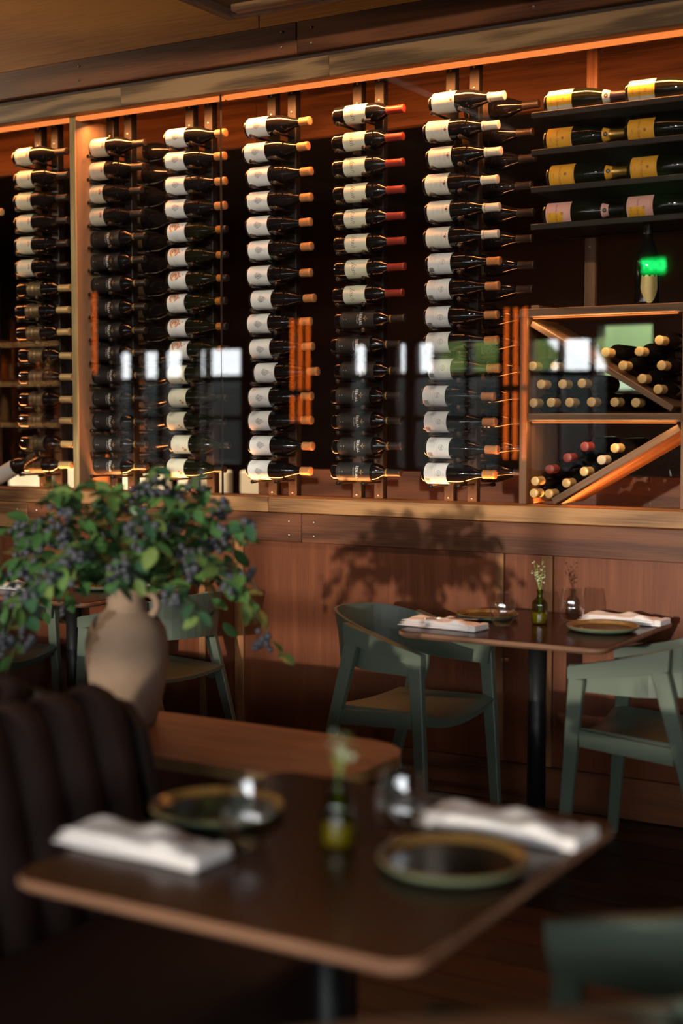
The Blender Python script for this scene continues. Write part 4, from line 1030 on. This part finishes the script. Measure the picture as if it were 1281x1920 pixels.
# stems fan out: azimuth, reach, rise, droop
NS = 78
leaves = []; berries = []
for s in range(NS):
    az = 2 * math.pi * (s + rp.uniform(-.3, .3)) / NS * 3.0
    ring = s % 3; u_ = (s * .618034 + .1) % 1
    lp = lambda a, b: a + (b - a) * u_
    reach = (.18 + .315 * u_ ** .7) * rp.uniform(.85, 1.1); rise = lp(.325, .115) * rp.uniform(.85, 1.1); droop = (.02 + .26 * u_ ** 2) * rp.uniform(.6, 1.25)
    dx, dy = math.cos(az), math.sin(az) * .8
    if ring == 2 and dx > .3: droop *= .8
    pts_ = []
    for i in range(9):
        t = i / 8
        pts_.append(Vector((dx * reach * (t ** .85), dy * reach * (t ** .85), .02 + rise * math.sin(t * math.pi * .55) - droop * t ** 2.6)) + Vector((rp.uniform(-1, 1), rp.uniform(-1, 1), rp.uniform(-1, 1))) * .006)
    bm = bmesh.new(); bm_tube(bm, pts_, [.0032 * (1 - .7 * i / 8) for i in range(9)], 5); from_bm('stem', bm, 'stem_green', pt_root, smooth=True)
    nl = int(lp(10, 15))
    for k in range(nl):
        t = .16 + .84 * (k + rp.uniform(-.3, .3)) / nl; t = max(.2, min(1, t)); f_ = t * 8; i0 = min(7, int(f_)); p_ = pts_[i0].lerp(pts_[i0 + 1], f_ - i0)
        tan = (pts_[min(8, i0 + 1)] - pts_[i0]).normalized()
        side = tan.cross(Vector((0, 0, 1))); side = (side.normalized() if side.length > .1 else Vector((1, 0, 0))) * (1 if k % 2 else -1)
        d = (tan * rp.uniform(.2, .9) + side * rp.uniform(.3, 1.0) + Vector((0, 0, rp.uniform(-.7, .45)))).normalized()
        up_ = (Vector((0, 0, 1)) + Vector((rp.uniform(-.8, .8), rp.uniform(-1.0, .4), 0))).normalized()
        leaves.append((p_, d, up_, rp.uniform(.038, .064), rp.choice([0, 0, 1, 1, 2, 2, 3])))
    if u_ > .25 or s % 4 == 0:
        for _ in range(rp.randint(1, 2)):
            t = rp.uniform(.62, 1.0); c_ = pts_[min(8, int(t * 8))] + Vector((rp.uniform(-.02, .02), rp.uniform(-.03, .01), -.012))
            for q_ in range(rp.randint(6, 10)):
                berries.append((c_ + Vector((rp.gauss(0, .013), rp.gauss(0, .012), rp.gauss(0, .013))), rp.uniform(.0075, .0115)))
def leaf_matrix(p_, d, up_, s):
    y = up_.cross(d).normalized(); z = d.cross(y)
    return Matrix.Translation(p_) @ Matrix((d, y, z)).transposed().to_4x4() @ Matrix.Scale(s, 4)
view = (Vector((0, 0, 1.45)) - base).normalized()
leaves.sort(key=lambda a: -a[0].dot(view))
rest = bmesh.new()
for i, (p_, d, up_, s, mi) in enumerate(leaves):
    mt = leaf_matrix(p_, d, up_, s)
    if i < 295:
        o = D.objects.new('leaf', LM[mi]); COL.objects.link(o); o.parent = pt_root; o.matrix_local = mt
    else:
        me = LM[mi].copy(); me.transform(mt); rest.from_mesh(me); D.meshes.remove(me)
o = from_bm('rear_foliage', rest, 'leaf_0', pt_root, smooth=True); o['kind'] = 'stuff'
berries.sort(key=lambda a: -a[0].dot(view))
rest = bmesh.new()
for i, (p_, r_) in enumerate(berries):
    if i < 260:
        o = D.objects.new('berry', berry_me); COL.objects.link(o); o.parent = pt_root; o.location = p_; o.scale = (r_, r_, r_)
    else:
        bmesh.ops.create_icosphere(rest, subdivisions=1, radius=r_, matrix=Matrix.Translation(p_))
if rest.verts: o = from_bm('rear_berries', rest, 'berry', pt_root, smooth=True); o['kind'] = 'stuff'
else: rest.free()

# ------------------------------------------------------------------ tableware
TZ = .7402
PL = [('plate_body', lathe_mesh('plate_body', [(0, 0), (.085, 0), (.110, .006), (.1195, .013), (.121, .018)], 'plate_side', 56), None),
      ('rim', lathe_mesh('rim', [(.121, .018), (.1195, .0205), (.116, .0195), (.108, .012), (.100, .009)], 'plate_rim', 56), None),
      ('well', lathe_mesh('well', [(.100, .009), (.06, .0075), (0, .0072)], 'plate_well', 56), None)]
def plate(x, y, lab, s=1.0):
    t = tag(empty('plate', (x, y, TZ)), lab, 'plate', 'glazed stoneware plates'); t.scale = (s, s, 1)
    for n_, me, _ in PL: link(n_, me, None, t)
GLP = [(0, .0015), (.020, .0015), (.030, .006), (.0395, .022), (.0445, .042), (.0455, .058), (.043, .080), (.0385, .104), (.0365, .116)]
GLM = lathe_mesh('glass_bowl', GLP, 'tumbler_glass', 40)
GLB = lathe_mesh('glass_base', [(0, 0), (.021, 0), (.0235, .003), (.020, .0055), (0, .0045)], 'tumbler_glass', 32)
GLR = lathe_mesh('glass_rim', [(.0365 + .0009 * math.cos(R(a)), .116 + .0009 * math.sin(R(a))) for a in range(0, 361, 60)], 'tumbler_glass', 40)
def tumbler(x, y, lab, s=1.0):
    t = tag(empty('stemless_glass', (x, y, TZ)), lab, 'glass', 'stemless wine glasses'); t.scale = (s, s, s)
    link('bowl', GLM, None, t); link('base', GLB, None, t); link('rim', GLR, None, t)
VP_ = [(0, .001), (.024, .001), (.0275, .004), (.028, .010), (.028, .068), (.026, .078), (.019, .087), (.0115, .092), (.0100, .098), (.0100, .112), (.0125, .114), (.0125, .119), (.0095, .120)]
VM = lathe_mesh('vase_glass', VP_, 'vase_glass', 32)
VW = lathe_mesh('water', [(0, .004), (.0265, .005), (.0268, .040), (0, .0402)], 'vase_water_glint', 28)
def vase(x, y, lab, lab2, seed):
    t = tag(empty('bud_vase', (x, y, TZ)), lab, 'vase', 'green bud vases')
    link('vase_glass', VM, None, t); link('water', VW, None, t)
    rr = random.Random(seed); f_ = tag(empty('flower_sprig', (x, y, TZ + .03)), lab2, 'flower', 'sprigs in the bud vases')
    bl = bmesh.new(); lv = bmesh.new()
    for k in range(5):
        a = rr.uniform(0, 6.28); top = Vector((math.cos(a) * rr.uniform(.004, .026), math.sin(a) * rr.uniform(.004, .026), rr.uniform(.13, .185)))
        bm = bmesh.new(); bm_tube(bm, [(math.cos(a) * .004, math.sin(a) * .004, 0), (math.cos(a) * .002, math.sin(a) * .002, .09), top], [.0012, .001, .0007], 5); from_bm('stem', bm, 'flower_green', f_)
        for q_ in range(10):
            p_ = Vector((0, 0, .10)).lerp(top, rr.uniform(.25, 1.05)) + Vector((rr.gauss(0, .006), rr.gauss(0, .006), rr.gauss(0, .006)))
            bmesh.ops.create_icosphere(bl if q_ % 3 else lv, subdivisions=1, radius=rr.uniform(.0024, .0042), matrix=Matrix.Translation(p_) @ Matrix.Diagonal((1, 1, .7, 1)))
    o = from_bm('blossoms', bl, 'flower_white', f_, smooth=True); o['kind'] = 'stuff'
    o = from_bm('buds', lv, 'flower_green', f_, smooth=True); o['kind'] = 'stuff'
def napkin_mesh():
    """a cloth folded twice along its length and rolled under at one end"""
    bm = bmesh.new()
    nx, ny = 26, 8
    for lay in range(3):
        z0 = .001 + lay * .0075; g = {}
        L0, L1 = -.152 + .004 * lay, .150 - .010 * lay; w = .052 - .003 * lay
        for i in range(nx + 1):
            for j in range(ny + 1):
                x = L0 + (L1 - L0) * i / nx; y = -w + 2 * w * j / ny
                wav = mnoise.noise((x * 14 + lay * 3, y * 18, lay)) * (.011 if lay == 2 else .002) * (.3 + abs(x + .05) / .1 if lay == 2 else 1) + (.008 * math.exp(-((x - .03 + y * .8) / .022) ** 2) + .006 * math.exp(-((x - .10 - y * .6) / .016) ** 2) if lay == 2 else 0)
                yy = y + mnoise.noise((x * 9, lay * 5.1, j * .1)) * .004 + .006 * math.sin(x * 9 + lay)
                edge = (min(1, (min(i, nx - i)) / 2.0) * min(1, min(j, ny - j) / 1.0))
                h = .0072 * (.35 + .65 * edge)
                g[i, j, 1] = bm.verts.new((x, yy, z0 + h + max(0, wav))); g[i, j, 0] = bm.verts.new((x, yy, z0 + (.0 if edge == 1 else .0016)))
        for i in range(nx):
            for j in range(ny):
                for k in (0, 1):
                    v = (g[i, j, k], g[i + 1, j, k], g[i + 1, j + 1, k], g[i, j + 1, k]); f = bm.faces.new(v if k else v[::-1]); f.smooth = True
        for i in range(nx):
            for j in (0, ny): f = bm.faces.new((g[i, j, 0], g[i + 1, j, 0], g[i + 1, j, 1], g[i, j, 1])); f.smooth = True
        for j in range(ny):
            for i in (0, nx): f = bm.faces.new((g[i, j, 0], g[i, j + 1, 0], g[i, j + 1, 1], g[i, j, 1])); f.smooth = True
    bmesh.ops.recalc_face_normals(bm, faces=bm.faces); me = D.meshes.new('napkin'); bm.to_mesh(me); bm.free(); me.materials.append(M('napkin')); return me
NM = napkin_mesh()
bm = bmesh.new()
for k in range(4): bm_tube(bm, [(.150 - .03 * (k % 2), -.036 + k * .024, .002), (.158, -.036 + k * .024, .010), (.150 - .02 * (k % 2), -.034 + k * .024, .020)], [.005, .008, .004], 7)
bmesh.ops.recalc_face_normals(bm, faces=bm.faces); NF = D.meshes.new('folded_end'); bm.to_mesh(NF); bm.free(); NF.materials.append(M('napkin'))
def napkin(x, y, deg, lab):
    t = tag(empty('napkin', (x, y, TZ), R(deg)), lab, 'napkin', 'folded white napkins'); link('folded_cloth', NM, None, t)
    box('hem_fold', .128, .153, -.045, .047, .001, .0235, 'napkin', t, .0085, 3)
plate(-1.492, 2.035, 'dark glazed plate on the front table beside the booth'); plate(-.995, 1.985, 'dark glazed plate on the front table near the green chair')
tumbler(-1.337, 1.905, 'stemless glass between the booth-side plate and the front napkin', 1.03); tumbler(-1.140, 2.075, 'stemless glass behind the vase on the front table', .98)
vase(-1.208, 1.985, 'green bud vase on the front table, yellow glint painted into its water', 'blurred pale sprig in the front table bud vase', 4)
napkin(-1.475, 1.800, -3, 'folded white napkin on the front table near the booth'); napkin(-1.005, 2.205, -4, 'folded white napkin on the front table beyond the plate')
plate(-2.155, 4.56, 'dark glazed plate before the tucked-in green chair by the wall', .92); plate(-1.700, 4.495, 'glazed green-rimmed plate on the wall table beside the green chair', 1.0)
tumbler(-2.030, 4.415, 'stemless glass beside the napkin with the fork on the wall table'); tumbler(-1.862, 4.620, 'stemless glass against the panelling casting a shadow on it')
vase(-1.940, 4.525, 'green bud vase standing on the wall table between two glasses', 'white and green sprig in the wall table bud vase', 9)
napkin(-2.190, 4.285, -6, 'folded napkin with a fork on the wall table'); napkin(-1.705, 4.715, -4, 'folded napkin on the wall table against the panelling')
plate(-3.915, 4.53, 'glazed plate on the half-hidden table behind the leaves'); tumbler(-4.322, 4.545, 'stemless glass half hidden by leaves near the drooping branch'); tumbler(-4.02, 4.68, 'stemless glass glimpsed through the bouquet')
napkin(-4.245, 4.33, -5, 'folded napkin at the picture edge on the half-hidden table'); napkin(-3.835, 4.72, -3, 'folded napkin glimpsed through the leaves above the jar')
# fork lying on the wall table napkin
fk = tag(empty('fork', (-2.16, 4.290, TZ + .0275), R(24)), 'shiny steel fork lying across the wall table napkin', 'fork')
bm = bmesh.new(); bm_tube(bm, [(-.09, 0, .002), (-.03, 0, .004), (.03, 0, .005)], [.004, .0025, .003], 8); from_bm('handle', bm, 'cutlery', fk, smooth=True)
box('fork_head', .028, .052, -.011, .011, .003, .0055, 'cutlery', fk, .001)
for k in range(4): box('tine', .05, .088, -.0105 + k * .0062, -.0080 + k * .0062, .003, .0052, 'cutlery', fk, .0005)
